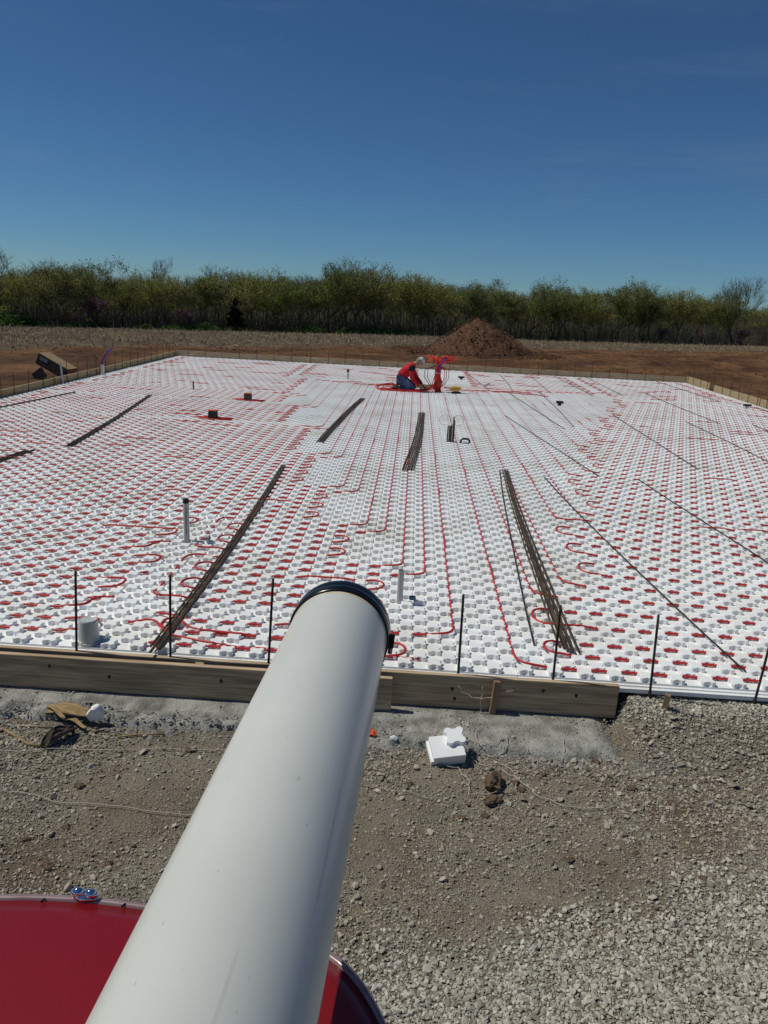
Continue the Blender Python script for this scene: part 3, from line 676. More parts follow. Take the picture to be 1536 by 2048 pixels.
# two brown boxes with red tubes around
for (x, y, lab) in [(-3.62, 16.9, 'smaller looking brown box farther back with red tubes around it'), (-3.70, 14.2, 'nearer brown box with orange lid and red tubes around it')]:
    e = empty('floor_box', (x, y, -.03))
    b1 = MB().box((0, 0, .09), (.15, .15, .18)).build('box_body', M_card_in if y < 15 else M_huskd, e, bevel=.004)
    MB().box((.0, .0, .188), (.135, .12, .014)).build('lid', M_orange, e, bevel=.003)
    setp(e, lab, 'box')
    for k in range(4):
        q = [(x-.38+.19*random.random(), y-.10+.07*k, .01), (x-.15, y-.13+.08*k, .02), (x+.12, y-.10+.06*k+random.uniform(-.05, .05), .015), (x+.36, y-.09+.07*k, .006)]
        setp(MB().tube(q, .009, 6).build('tube_offcut', M_pex, smooth=True), 'loose red tube lying across the knobs beside the '+('farther' if y > 15 else 'nearer')+' brown box', 'tube', 'loose red tubes beside the brown boxes')
# dark blocks
def dark_block(x, y, sx, sz, lab, stem=True):
    e = empty('drain_cap', (x, y, 0)); MB().box((0, 0, .07), (sx, .09, sz)).build('cap', M_blackm, e, bevel=.006)
    MB().lathe([(.04, -.03), (.045, .05)], 14).build('stem', M_pvc if stem else M_blackm, e)
    setp(e, lab, 'drain cap')
dark_block(1.48, 24.1, .20, .05, 'small black cap near the back board right of the tube bundle', False)
dark_block(3.62, 19.05, .17, .055, 'small black block lying among the right rebars', False)
dark_block(8.80, 20.6, .20, .05, 'black topped white stub near the right form boards')
o = MB().lathe([(.02, 0), (.035, .02), (.035, .16), (.02, .19)], 12, Matrix.Rotation(R(60), 4, 'Y')).build('caulk_tube', M_pvc_old, loc=(2.0, 22.0, .05)); setp(o, 'grey canister lying right of the yellow tool', 'canister')

# conduit with blue and red tubes at the left form
e = empty('tube_riser', (XL+.10, 20.3, -.02))
MB().lathe([(.045, 0), (.045, .26), (.035, .26), (.035, .1)], 16).build('sleeve', M_pvc, e, loc=(.0, 0, .02))
for k, (m_, dx) in enumerate([(M_pex, -.03), (M_blue, .0), (M_pex, -.01), (M_blue, .02)]):
    MB().tube([(dx-.02, 0, -.01), (dx-.05, 0, .15), (dx-.02, 0, .32), (dx+.04, 0, .46), (dx+.12, .02, .60), (dx+.21+.02*k, .02, .72 if m_ is M_blue else .50)], .011, 6).build('riser_tube', m_, e, smooth=True)
setp(e, 'white sleeve with blue and red tubes curving up at the left form', 'pipe riser')

# cardboard box lying outside the left form
e = empty('cardboard_box', (-10.15, 21.6, -.34)); e.rotation_euler = (0, 0, R(-12))
Rm = Matrix.Rotation(R(24), 3, 'Y')
L_, W_, H_ = .98, .45, .33; th = .014
def cbox(c, d, nm, m_): MB().box(Rm @ Vector(c)+Vector((.1, 0, .36)), d, Rm).build(nm, m_, e)
cbox((0, 0, H_/2), (L_, W_, th), 'top_panel', M_card); cbox((0, -W_/2, 0), (L_, th, H_-.02), 'printed_side', M_card_in)
cbox((0, W_/2, 0), (L_, th, H_-.02), 'rear_side', M_card); cbox((L_/2, 0, 0), (th, W_-.03, H_-.02), 'end_panel', M_card)
MB().box((-.28, -.27, .10), (.40, .012, .30), Matrix.Rotation(R(-35), 3, 'Y')).build('flap', M_card_in, e)
MB().box(Rm @ Vector((-.28, -W_/2-.009, .06))+Vector((.1, 0, .36)), (.26, .003, .10), Rm).build('printed_label', mat('label_paper', (.35, .34, .36), (.14, .12, .2), scale=30), e)
setp(e, 'open brown cardboard box with dark printed side lying outside the left form', 'box')

# ------------------------------------------------------------------ dirt mound
n = 150; ms = []
gxm, gym = np.meshgrid(np.linspace(-4.4, 4.6, n), np.linspace(-3.6, 3.6, 120))
rr = np.sqrt((gxm/(2.8+.5*(gxm > 0)))**2+(gym/2.6)**2)
hz = 1.95*np.clip(1-rr, 0, 1)**.85*(rr < 1)-np.where(rr >= 1, .35*(rr-1), 0)
hz = hz+(.42*fbm(gxm, gym, .7, 5)+.14*fbm(gxm, gym, 3.5, 4))*np.clip(1.25-rr, 0, 1)
MX, MY = 3.35, 43.6
V = np.stack([gxm.ravel()+MX, gym.ravel()+MY, (hz-.5).ravel()], 1); ii, jj = np.meshgrid(np.arange(n-1), np.arange(119)); a = (jj*n+ii).ravel()
e = empty('dirt_mound', (MX, MY, -.5)); V2 = V-np.array([MX, MY, -.5])
link('soil_heap', npmesh('soil_heap', V2, np.stack([a, a+1, a+1+n, a+n], 1), M_clay, True), e)
X, Y, r = pts(3800, -4.6, 5.2, -4, 3.4, 31)
def mz(x, y):
    q = np.sqrt((x/(2.8+.5*(x > 0)))**2+(y/2.6)**2); return np.where(q < 1, 1.95*np.clip(1-q, 0, 1)**.85, 0)+.1
keep = np.sqrt((X/3.9)**2+(Y/3.1)**2) < 1.25; X, Y = X[keep], Y[keep]
o = scatter('clods', X, Y, np.clip(r.lognormal(math.log(.07), .45, len(X)), .03, .22), M_clod, None, zf=mz, seed=6); o.parent = e
setp(e, 'tall heap of reddish brown soil beyond the slab', 'dirt mound')

# ------------------------------------------------------------------ tool, plank, loose tubes near the worker
setp(MB().box((0, 0, 0), (.52, .09, .10)).build('plank', M_ply, bevel=.004, loc=(.36, 21.0, .07)), 'tan wooden plank on edge between the person and the red tubes', 'plank')
e = empty('tube_bundle', (.64, 20.5, -.03))
for k in range(38):
    a = random.uniform(0, 6.28); q = random.uniform(.01, .07); bx_, by_ = q*math.cos(a), q*math.sin(a)
    side = random.choice([-1, 1, 1]); fan = random.uniform(.06, .50)*(1 if side > 0 else .75); top = random.uniform(.80, 1.0)
    wv_ = random.gauss(0, .035)
    pt = [(bx_*1.3+random.gauss(0, .06), by_, 0), (bx_+wv_, by_, .3), (bx_*.9-wv_*.6, by_, .6), (bx_+.04*side, by_, .75), (bx_+fan*.5*side, by_+.02, .75+(top-.75)*.8), (bx_+fan*side, by_+random.uniform(-.1, .1), top-(.02 if fan > .25 else -.03))]
    MB().tube(pt, .0105, 6).build('red_pipe', M_pexb, e, smooth=True)
for k in range(2):
    MB().tube([(.03, -.06, .5), (.06, -.06, .72), (.12+.02*k, -.05, .83), (.19+.02*k, -.05, .93)], .012, 6).build('blue_pipe', M_blue, e, smooth=True)
for s_, q in ((-1, .34), (-1, .26), (1, .17), (1, .22), (1, .28)):
    MB().tube([(s_*.05, 0, .70), (s_*q, .02, .60), (s_*q*1.05, .02, .40), (s_*q*.6, 0, .20), (s_*.05, 0, .12)], .009, 6).build('drooping_pipe', M_pexb if s_ > 0 or q < .3 else M_blackm, e, smooth=True)
MB().box((.0, .11, .35), (.16, .02, .6)).build('backing_board', M_ply, e)
MB().tube([(.09*math.cos(q/12*6.283), .09*math.sin(q/12*6.283), .52) for q in range(13)], .008, 5).build('tie_band', M_string, e)
setp(e, 'tall standing bundle of red tubes with blue ends beside the person', 'tube bundle')
TL = ['loose red tube lying on the knobs under the kneeling person', 'loose red tube curling away behind the kneeling person\'s boots']
for k in range(9):
    y = 20.15+.035*k; zz = .012+.012*(k % 3)
    q = [(-.95+.25*random.random(), y+.1*random.uniform(-1, 1), zz), (-.6, y-.03, zz), (-.2, y-.1, zz), (.2, y-.06, zz+.01), (.45, y, zz+.06), (.58, y+.1, zz+.18)]
    setp(MB().tube(q, .010, 6).build('loose_tube', M_pex, smooth=True), TL[0], 'tube', 'loose red tubes by the worker')
for k in range(4):
    q = [(-.25, 20.5, .02), (-.55, 20.55+.03*k, .10+.02*k), (-.85-.04*k, 20.5, .09), (-.95, 20.35, .03), (-.6, 20.25, .02)]
    setp(MB().tube(q, .010, 6).build('loose_tube', M_pex, smooth=True), TL[1], 'tube', 'loose red tubes behind the boots')
for k, (a_, b_) in enumerate([((1.0, 21.0), (3.2, 20.9)), ((2.2, 21.2), (3.6, 20.6))]):
    setp(MB().tube([(a_[0], a_[1], .01), ((a_[0]+b_[0])/2, a_[1]+.12, .025), (b_[0], b_[1], .008)], .010, 6).build('loose_tube', M_pex, smooth=True), ['longer red tube lying loose right of the yellow tool', 'shorter red tube lying loose right of the grey canister'][k], 'tube')
e = empty('power_tool', (1.12, 20.35, 0)); e.rotation_euler = (0, 0, R(15))
MB().lathe([(.03, -.14), (.045, -.10), (.05, .06), (.035, .12), (.02, .16)], 16, Matrix.Rotation(R(90), 4, 'Y')).build('motor_body', M_yellow, e, loc=(0, 0, .13))
MB().box((.07, 0, .06), (.05, .045, .14), Matrix.Rotation(R(15), 3, 'Y')).build('handle', M_yellow, e, bevel=.01)
MB().box((.09, 0, .015), (.12, .08, .05)).build('battery', M_blackm, e, bevel=.008)
MB().tube([(-.14, 0, .13), (-.32, 0, .15)], .012, 8).build('nose', M_blackm, e)
MB().box((-.06, -.09, .03), (.14, .06, .06)).build('base', M_blackm, e, bevel=.01)
setp(e, 'yellow and black power tool lying right of the red tube bundle', 'power tool')

# ------------------------------------------------------------------ the kneeling person
def skin(name, verts, edges, radii, m_, parent, sub=2, root=0):
    me = bpy.data.meshes.new(name); me.from_pydata(verts, edges, []); o = bpy.data.objects.new(name, me); col.objects.link(o); o.parent = parent
    me.materials.append(m_)
    o.modifiers.new('skin', 'SKIN'); 
    if not me.skin_vertices: me.skin_vertices.new() if hasattr(me.skin_vertices, 'new') else None
    sv = me.skin_vertices[0].data
    for i, r_ in enumerate(radii): sv[i].radius = r_ if hasattr(r_, '__len__') else (r_, r_); sv[i].use_root = (i == root)
    o.modifiers['skin'].use_smooth_shade = True
    s_ = o.modifiers.new('sub', 'SUBSURF'); s_.levels = sub; s_.render_levels = sub
    return o
pe = empty('person', (.02, 20.42, .0))
hipL, hipR = (-.33, -.10, .27), (-.33, .10, .27)
kneeL, kneeR = (.03, -.13, .07), (.06, .12, .07)
ankL, ankR = (-.40, -.12, .06), (-.38, .12, .06)
toeL, toeR = (-.50, -.12, .03), (-.48, .12, .03)
pel, wai, che, nek, hd = (-.34, 0, .30), (-.28, 0, .42), (-.12, 0, .60), (-.01, 0, .70), (.08, 0, .735)
shL, shR = (-.08, -.18, .63), (-.08, .18, .63)
elL, elR = (-.05, -.22, .35), (.04, .20, .36)
wrL, wrR = (.16, -.15, .13), (.25, .12, .13)
def hand(w, d):
    """wrist, palm and five fingers hanging from point w along x direction d; returns verts, edges (relative), radii"""
    V_ = [w, (w[0]+.045*d, w[1], w[2]-.045)]; R_ = [.026, .030]; E_ = [(0, 1)]
    for k, (dy, l) in enumerate([(-.03, .06), (-.01, .072), (.01, .068), (.03, .054)]):
        b0 = len(V_); V_ += [(w[0]+.065*d, w[1]+dy, w[2]-.065), (w[0]+.065*d+l*.5*d, w[1]+dy*1.1, w[2]-.088), (w[0]+.065*d+l*.7*d, w[1]+dy*1.1, w[2]-.108)]
        R_ += [.0095, .0085, .0075]; E_ += [(1, b0), (b0, b0+1), (b0+1, b0+2)]
    b0 = len(V_); V_ += [(w[0]+.03*d, w[1]+.042, w[2]-.05), (w[0]+.055*d, w[1]+.055, w[2]-.075)]; R_ += [.010, .0085]; E_ += [(1, b0), (b0, b0+1)]
    return V_, E_, R_
BV = [pel, wai, che, nek, hd, (.13, 0, .765), hipL, kneeL, ankL, toeL, hipR, kneeR, ankR, toeR, shL, elL, shR, elR]
BE = [(0, 1), (1, 2), (2, 3), (3, 4), (4, 5), (0, 6), (6, 7), (7, 8), (8, 9), (0, 10), (10, 11), (11, 12), (12, 13), (2, 14), (14, 15), (2, 16), (16, 17)]
BR = [.10, .10, .10, .050, .065, .07, .08, .052, .036, .026, .08, .052, .036, .026, .05, .036, .05, .036]
for w_, el in ((wrL, 15), (wrR, 17)):
    hv, he, hr = hand(w_, 1); n0 = len(BV); BV += hv; BR += hr; BE += [(el, n0)]+[(a+n0, b_+n0) for a, b_ in he]
skin('body', BV, BE, BR, M_skin, pe)
# head with face
bmh = MB(); HN = 20
def head_pt(u, v):      # u around, v up; faces local +x
    x, y, z = math.cos(u)*math.cos(v), math.sin(u)*math.cos(v), math.sin(v)
    rx, ry_, rz_ = .098, .076, .118
    px, py, pz = x*rx, y*ry_, z*rz_
    if x > 0:
        px += .022*math.exp(-((y/.16)**2+((z+.10)/.22)**2))            # nose
        px -= .010*math.exp(-(((abs(y)-.36)/.16)**2+((z-.12)/.14)**2))   # eye sockets
        px += .008*math.exp(-((y/.3)**2+((z+.45)/.1)**2))             # mouth
        px += .012*math.exp(-((y/.25)**2+((z+.80)/.15)**2))           # chin
    if z < -.3: px *= .93; py *= .85
    return Vector((px, py, pz))
hv = []; hf = []; NU, NV = 36, 24
for j in range(NV+1):
    for i in range(NU): hv.append(head_pt(2*math.pi*i/NU, -math.pi/2+math.pi*j/NV))
for j in range(NV):
    for i in range(NU): k2 = (i+1) % NU; hf.append((j*NU+i, j*NU+k2, (j+1)*NU+k2, (j+1)*NU+i))
HR = Matrix.Translation((.135, 0, .765)) @ Matrix.Rotation(R(48), 4, 'Y')
bmh.add([HR @ v for v in hv], hf)
for s_ in (-1, 1): bmh.add([HR @ (Vector((-.005+.02*math.cos(q), s_*(.076+.010*abs(math.sin(q*2))), -.012+.030*math.sin(q)))) for q in np.linspace(0, 5.5, 8)]+[HR @ Vector((-.005, s_*.07, -.012))], [(i, (i+1) % 8, 8) for i in range(8)])
bmh.build('head', M_skin, pe, smooth=True)
hr_ = MB(); hr_.add([HR @ (v*1.035+Vector((-.006, 0, .0))) for v in hv], [f for f in hf if (hv[f[0]].x < .012 and -.075 < hv[f[0]].z < .07)]); hr_.build('hair', mat('grey_hair', (.18, .16, .14), (.3, .28, .25), scale=60, rough=.9), pe, smooth=True)
cp = MB(); cp.add([HR @ (v*1.09+Vector((0, 0, .006))) for v in hv], [f for f in hf if hv[f[0]].z > .028]); cpo = cp.build('cap', M_cap, pe, smooth=True)
sl_ = cpo.modifiers.new('s', 'SOLIDIFY'); sl_.thickness = .004
br = MB(); bv = []; bf = []
for j in range(5):
    for i in range(9):
        a = R(-58+116*i/8); q = .095+.075*(j/4)*math.cos(a*.9)
        bv.append(HR @ Vector((q*math.cos(a), .085*math.sin(a)*(1+.05*j), .045-.022*(j/4)-.012*(math.sin(a)**2))))
for j in range(4):
    for i in range(8): bf.append((j*9+i, j*9+i+1, (j+1)*9+i+1, (j+1)*9+i))
br.add(bv, bf); bo = br.build('cap_brim', M_cap, cpo, smooth=True); q_ = bo.modifiers.new('s', 'SOLIDIFY'); q_.thickness = .005
skin('jacket', [(-.36, 0, .33), wai, che, (-.04, 0, .665), (.0, 0, .70), shL, (-.07, -.215, .48), elL, (.06, -.18, .235), (.14, -.16, .15), shR, (-.02, .215, .48), elR, (.15, .16, .24), (.23, .13, .15)],
     [(0, 1), (1, 2), (2, 3), (3, 4), (2, 5), (5, 6), (6, 7), (7, 8), (8, 9), (2, 10), (10, 11), (11, 12), (12, 13), (13, 14)],
     [(.16, .165), (.155, .165), (.165, .175), .125, .075, .095, .072, .066, .055, .042, .085, .07, .064, .052, .042], M_jacket, pe)
skin('jeans', [(-.35, 0, .28), hipL, (-.14, -.13, .19), kneeL, (-.2, -.13, .085), ankL, hipR, (-.12, .13, .19), kneeR, (-.2, .13, .085), ankR],
     [(0, 1), (1, 2), (2, 3), (3, 4), (4, 5), (0, 6), (6, 7), (7, 8), (8, 9), (9, 10)],
     [(.135, .13), .12, .098, .075, .066, .056, .12, .098, .075, .066, .056], M_denim, pe)
for s_, a_, t_ in ((-1, ankL, toeL), (1, ankR, toeR)):
    skin('boot', [a_, (a_[0]-.10, a_[1], .07), (t_[0]-.08, t_[1], .03)], [(0, 1), (1, 2)], [.052, .048, .036], M_boot, pe)
for s_ in (-1, 1):
    o = MB().lathe([(.045, 0), (.078, .04), (.086, .09), (.078, .14), (.05, .17)], 14, Matrix.Translation((-.072, s_*.205, .50)) @ Matrix.Rotation(s_*.10, 4, 'X')).build('shoulder_patch', M_navy, pe, smooth=True)
setp(pe, 'person kneeling in red jacket, jeans and pale cap, reaching down to red tubes', 'person')

# ------------------------------------------------------------------ big white pipe with rubber coupling
AX = Vector((.0342, .99887, -.03312)).normalized(); A0 = Vector((-.18983, -.01643, 1.68041)); PR = .109
q = AX.to_track_quat('Z', 'Y'); e = empty('boom_pipe', A0+AX*-.5); e.rotation_mode = 'QUATERNION'; e.rotation_quaternion = q
TE = 2.145
mb = MB(); mb.lathe([(PR, 0), (PR, TE-.03), (PR*.93, TE-.03), (PR*.93, .4)], 96); mb.build('pipe', M_bpipe, e, smooth=False).data.polygons.foreach_set('use_smooth', [True]*len(mb.f))
o = e.children[0]; es = o.modifiers.new('es', 'EDGE_SPLIT'); es.split_angle = R(40)
mb = MB(); mb.lathe([(PR+.002, TE-.042), (PR+.005, TE-.040), (PR+.0065, TE-.034), (PR+.004, TE-.028), (PR+.004, TE-.006), (PR+.0055, TE), (PR+.0065, TE+.010), (PR+.005, TE+.020), (PR-.006, TE+.024), (PR-.010, TE-.025)], 96)
cpl = mb.build('rubber_coupling', M_black, e, smooth=True); cpl.modifiers.new('es', 'EDGE_SPLIT').split_angle = R(50)
MB().lathe([(PR+.0002, TE-.052), (PR+.0006, TE-.050), (PR+.0006, TE-.041)], 96).build('glue_mark', mat('glue_residue', (.60, .50, .30), (.68, .62, .46), scale=30), e, smooth=True)
mb = MB()
for k in range(240):
    a = 2*math.pi*k/240; mb.box((0, 0, 0), (.0012, .0016, .0095), None) if False else None
mb.lathe([(PR+.0045, TE-.023), (PR+.0056, TE-.022), (PR+.0056, TE-.011), (PR+.0045, TE-.010)], 96)
clp = mb.build('hose_clamp', mat('dark_clamp', (.05, .05, .055), rough=.3, metal=.9), e, smooth=False)
mb = MB()
for k in range(220):
    a = 2*math.pi*k/220; Rz = Matrix.Rotation(a, 3, 'Z'); mb.box(Rz @ Vector((PR+.0057, 0, TE-.0165)), (.0006, .0012, .007), Rz)
mb.build('worm_slots', M_steel, clp)
# screw housing on the right hand side
RTl = q.inverted() @ Vector((1, 0, -.08)); RTl.z = 0; RTl.normalize(); ang = math.atan2(RTl.y, RTl.x); Rz = Matrix.Rotation(ang, 3, 'Z')
MB().box(Rz @ Vector((PR+.011, 0, TE-.017)), (.013, .030, .017), Rz).build('screw_housing', M_blackm, clp, bevel=.002)
MB().tube([Rz @ Vector((PR+.011, .018, TE-.017)), Rz @ Vector((PR+.011, .030, TE-.017))], .006, 6).build('screw_head', M_steel, clp)
setp(e, 'large white plastic pipe with black rubber coupling pointing over the slab', 'pipe')

# ------------------------------------------------------------------ red vehicle body under the pipe
HZ = 1.30
def unp(x, y, z):
    d = F+RT*(x-768)/FPX+UP*(1024-y)/FPX; t_ = (z-CAMZ)/d[2]; return Vector((d[0]*t_, d[1]*t_, z))
OUT = [unp(*p_, HZ) for p_ in [(-520, 1840), (-260, 1802), (0, 1785), (150, 1788), (290, 1803), (420, 1826), (550, 1855), (665, 1896), (722, 1950), (765, 2020), (792, 2090), (815, 2200), (830, 2400)]]
OUT[-1] = Vector((OUT[-2].x+.02, -.05, HZ))
OUT += [Vector((OUT[-1].x+.0, -.7, HZ)), Vector((-1.5, -.7, HZ)), Vector((-1.5, .55, HZ))]
def chaikin(p_, n_):
    for _ in range(n_):
        o_ = []
        for i in range(len(p_)):
            a_, b_ = p_[i], p_[(i+1) % len(p_)]; o_ += [a_*.75+b_*.25, a_*.25+b_*.75]
        p_ = o_
    return p_
OUT = chaikin(OUT, 2); N = len(OUT); cen = Vector((-.55, .1, HZ))
e = empty('red_vehicle', (-.55, .1, terrain(-.55, .1)*1.0)); e.location.z = -.38; zo = .38; off = Vector((.55, -.1, zo))
def ring(s_, z, inset=0): return [cen+(p_-cen)*s_+Vector((0, 0, z))+off for p_ in OUT]
def shell(rings, close_in=True):
    mb = MB(); vs = [v for r_ in rings for v in r_]; fs = []
    for k in range(len(rings)-1):
        for i in range(N): j = (i+1) % N; fs.append((k*N+i, k*N+j, (k+1)*N+j, (k+1)*N+i))
    if close_in: vs.append(sum(rings[-1], Vector())/N); fs += [((len(rings)-1)*N+i, (len(rings)-1)*N+(i+1) % N, len(vs)-1) for i in range(N)]
    return mb.add(vs, fs)
shell([ring(.986, -.012), ring(.983, 0), ring(.95, .005), ring(.85, .014), ring(.7, .022), ring(.5, .030), ring(.25, .036)]).build('top_panel', M_red, e, smooth=True)
shell([ring(.984, -.020), ring(.985, .001), ring(.990, .004), ring(.998, .0), ring(1.0, -.008), ring(1.0, -.022), ring(.985, -.026)], False).build('rim', M_trim, e, smooth=True)
shell([ring(.80, -1.05), ring(.97, -.70), ring(1.01, -.35), ring(1.005, -.12), ring(.992, -.03), ring(.96, -.024)], False).build('side_panel', M_red, e, smooth=True)
lp = unp(170, 1786, HZ+.012)+off
lm = MB(); M4 = Matrix.Translation(lp) @ Matrix.Rotation(R(-4), 4, 'Z')
for dx in (-.013, .011):
    lm.lathe([(.021, -.008), (.020, .004), (.015, .012), (.007, .017), (.001, .018)], 20, M4 @ Matrix.Translation((dx, 0, 0)) @ Matrix.Diagonal((.7, .42, .5, 1)))
lo = lm.build('marker_lamp', M_chrome, e, smooth=True)
MB().lathe([(.042, -.012), (.041, -.006), (.034, -.003), (.01, -.0025)], 24, M4 @ Matrix.Diagonal((.62, .26, .8, 1))).build('lamp_base', M_chrome, lo, smooth=True)
for px_ in (86, 247):
    c_ = unp(px_, 1800+(10 if px_ > 200 else 0), HZ+.003)+off
    MB().box(c_, (.002, .009, .003), Matrix.Rotation(R(-30), 3, 'Z')).build('rim_joint', M_blackm, e)
for px_, py_ in ((-170, 0),):
    pass
setp(e, 'rounded red vehicle body with trimmed rim and chrome lamp under the white pipe', 'vehicle')

# ------------------------------------------------------------------ debris in the foreground
# foam offcut with one knob
e = empty('foam_offcut', (.335, 4.13, float(terrain(.335, 4.13))+.065)); e.rotation_euler = (R(20), R(-4), R(12)); e.scale = (1.28, 1.28, 1.35)
MB().box((0, 0, -.005), (.155, .125, .062)).build('foam_block', M_foam, e, bevel=.003)
MB().box((-.083, 0, -.012), (.012, .122, .024)).build('step', M_foam, e, bevel=.002)
mb = MB(); N_ = len(NO); vs = []
for s_, z in ((1.0, .024), (.98, .044), (.95, .047)): vs += [(x*s_+.045, y*s_+.040, z) for x, y in NO]
fs = [(k*N_+i, k*N_+(i+1) % N_, (k+1)*N_+(i+1) % N_, (k+1)*N_+i) for k in range(2) for i in range(N_)]+[tuple(2*N_+i for i in range(N_))]
mb.add(vs, fs).build('knob', M_foam, e)
setp(e, 'square white foam offcut with one knob lying on the gravel', 'foam offcut')
def lump(name, loc, s_, m_, label, cat, seed, sub=3, amp=.28, cut=None, rot=(0, 0, 0)):
    bm = bmesh.new(); bmesh.ops.create_icosphere(bm, subdivisions=sub, radius=1); rr = random.Random(seed); ph = [rr.uniform(0, 6) for _ in range(9)]
    for v in bm.verts:
        c_ = v.co; k_ = 1+amp*(math.sin(c_.x*3+ph[0])*math.sin(c_.y*2.6+ph[1])+.5*math.sin(c_.z*5+ph[2])*math.sin(c_.x*6+ph[3])+.35*math.sin(c_.y*9+ph[4])*math.sin(c_.z*8+ph[5]))
        v.co = Vector((c_.x*s_[0]*k_, c_.y*s_[1]*k_, c_.z*s_[2]*k_))
        if cut and v.co.y < cut: v.co.y = cut+(v.co.y-cut)*.08
    me = bpy.data.meshes.new(name); bm.to_mesh(me); bm.free(); me.materials.append(m_); o = link(name, me); o.location = loc; o.rotation_euler = rot
    return setp(o, label, cat)
tz = lambda x, y: max(float(terrain(x, y)), float(foot_z(x, y))-.01 if (y > 4.2 and x < 1.5) else -9)
lump('foam_chunk', (-1.87, 4.235, tz(-1.87, 4.235)+.055), (.052, .04, .06), M_foam, 'broken rounded white foam chunk lying on dry corn husks', 'foam chunk', 4, amp=.16, cut=-.022, rot=(.2, .25, .3))
lump('foam_crumb', (0.01, 4.24, tz(0.01, 4.24)+.018), (.03, .017, .016), M_foam, 'small white foam crumb between orange scrap and foam offcut', 'foam crumb', 6, sub=2, amp=.3)
lump('clay_clump', (.60, 3.88, tz(.60, 3.88)+.035), (.055, .075, .045), M_soil, 'large brown clay clump casting a shadow right of the foam offcut', 'clay clump', 9, amp=.35)
lump('clay_clump', (.58, 3.74, tz(.58, 3.74)+.015), (.05, .035, .022), M_soil, 'smaller brown clay clump in front of the large one', 'clay clump', 12, amp=.35)
for k in range(34):
    x, y = random.choice([(.6+random.gauss(0, .25), 3.85+random.gauss(0, .2)), (random.uniform(.9, 2.4), random.uniform(2.9, 4.2)), (random.uniform(-2, -.2), random.uniform(3, 4.1))])
    r_ = random.uniform(.010, .026); lump('soil_lump', (x, y, tz(x, y)+r_*.3), (r_*1.2, r_, r_*.7), M_soil, 'small brown clay lump on the trodden gravel', 'clay lump', k+40, sub=2)['group'] = 'small clay lumps on the gravel'
mb = MB()
for k in range(5):
    a_ = k/4; mb.box((.012*k-.03, .004*math.sin(k), .010*abs(math.sin(k*1.3))), (.022, .055-.006*k, .006), Matrix.Rotation(.4*math.sin(k*2), 3, 'Y'))
o = mb.build('plastic_scrap', M_orange, loc=(-.13, 4.27, tz(-.13, 4.27)+.022)); o.rotation_euler = (.35, .2, -.2); setp(o, 'bright orange plastic scrap beside the white pipe', 'plastic scrap')
# husks
def husk(x, y, L_, W_, az, m_, lab, nm='corn_husk', curl=.03, folds=5, lift=.03):
    mb = MB(); nu, nv = 14, 10; vs = []
    for i in range(nu+1):
        u = i/nu; wv = W_*math.sin(math.pi*min(1, u*.9+.08))**.6
        for j in range(nv+1):
            v = j/nv-.5; vs.append((u*L_-L_/2, v*wv+.01*math.sin(u*5), lift*math.sin(math.pi*u)+curl*.4*math.sin(folds*v*6.28+u*4)*(.4+u)))
    fs = [(i*(nv+1)+j, (i+1)*(nv+1)+j, (i+1)*(nv+1)+j+1, i*(nv+1)+j+1) for i in range(nu) for j in range(nv)]
    o = mb.add(vs, fs).build(nm, m_, smooth=True, loc=(x, y, tz(x, y)+.03)); o.rotation_euler = (.25, -.08, R(az))
    s_ = o.modifiers.new('s', 'SOLIDIFY'); s_.thickness = .003; return setp(o, lab, 'corn husk')
husk(-2.05, 4.27, .34, .10, -8, M_husk, 'broad tan dry corn husk beside the white foam chunk')
husk(-2.14, 4.26, .26, .035, -35, M_husk, 'narrow pale corn husk lying over the broad tan one', curl=.02)
husk(-1.98, 4.19, .22, .03, -28, M_husk, 'narrow brown corn husk touching the foam chunk', curl=.015, lift=.02)
husk(-2.02, 4.03, .22, .085, 62, M_huskd, 'dark weathered corn husk pointing at the camera', folds=3, curl=.05, lift=.045)
def stick(ptsl, r_, m_, lab, nm='dry_stalk', cat='stalk', lift=.012):
    q = [(x, y, tz(x, y)+lift+(h if len(s) > 0 else 0)) for x, y, h, *s in [(a_[0], a_[1], 0) for a_ in ptsl]]
    return setp(MB().tube(q, r_, 6).build(nm, m_, smooth=True), lab, cat)
stick([(-2.6, 4.14), (-2.4, 4.12), (-2.28, 4.05), (-2.18, 3.98), (-2.08, 3.96)], .010, M_husk, 'bent tan stalk lying at the left edge of the photo')
stick([(-2.40, 4.17), (-2.12, 4.17)], .006, M_straw, 'straight pale stick left of the corn husks')
stick([(-1.88, 4.10), (-1.78, 4.17)], .006, M_huskd, 'short dark twig in front of the foam chunk')
stick([(-1.68, 4.1), (-1.55, 4.14), (-1.40, 4.15)], .006, M_husk, 'thin tan stalk right of the foam chunk')
# strings
def string(wp, lab, r_=.0021, seed=0, abs_z=False):
    rr = random.Random(seed); P = []
    for i in range(len(wp)-1):
        a_, b_ = wp[i], wp[i+1]
        for k in range(10):
            t_ = k/10; x, y = a_[0]*(1-t_)+b_[0]*t_, a_[1]*(1-t_)+b_[1]*t_; x += .004*math.sin(9*t_+i+seed); y += .006*math.sin(7*t_+2*i+seed)
            z = (a_[2]*(1-t_)+b_[2]*t_) if len(a_) > 2 else max(tz(x, y), float(foot_z(x, y)) if (y > 4.2 and x < 1.5) else -9)+.018
            P.append((x, y, z))
    return setp(MB().tube(P, r_, 5).build('string', M_string, smooth=True), lab, 'string')
string([(-2.6, 3.85), (-1.9, 3.95), (-1.2, 4.0), (-.55, 4.05)], 'thin pale string stretched over the gravel left of the pipe, nearer the boards', seed=1)
string([(-2.5, 3.62), (-1.8, 3.50), (-1.2, 3.46), (-.6, 3.42)], 'thin pale string crossing the gravel left of the pipe, nearer the camera', seed=2)
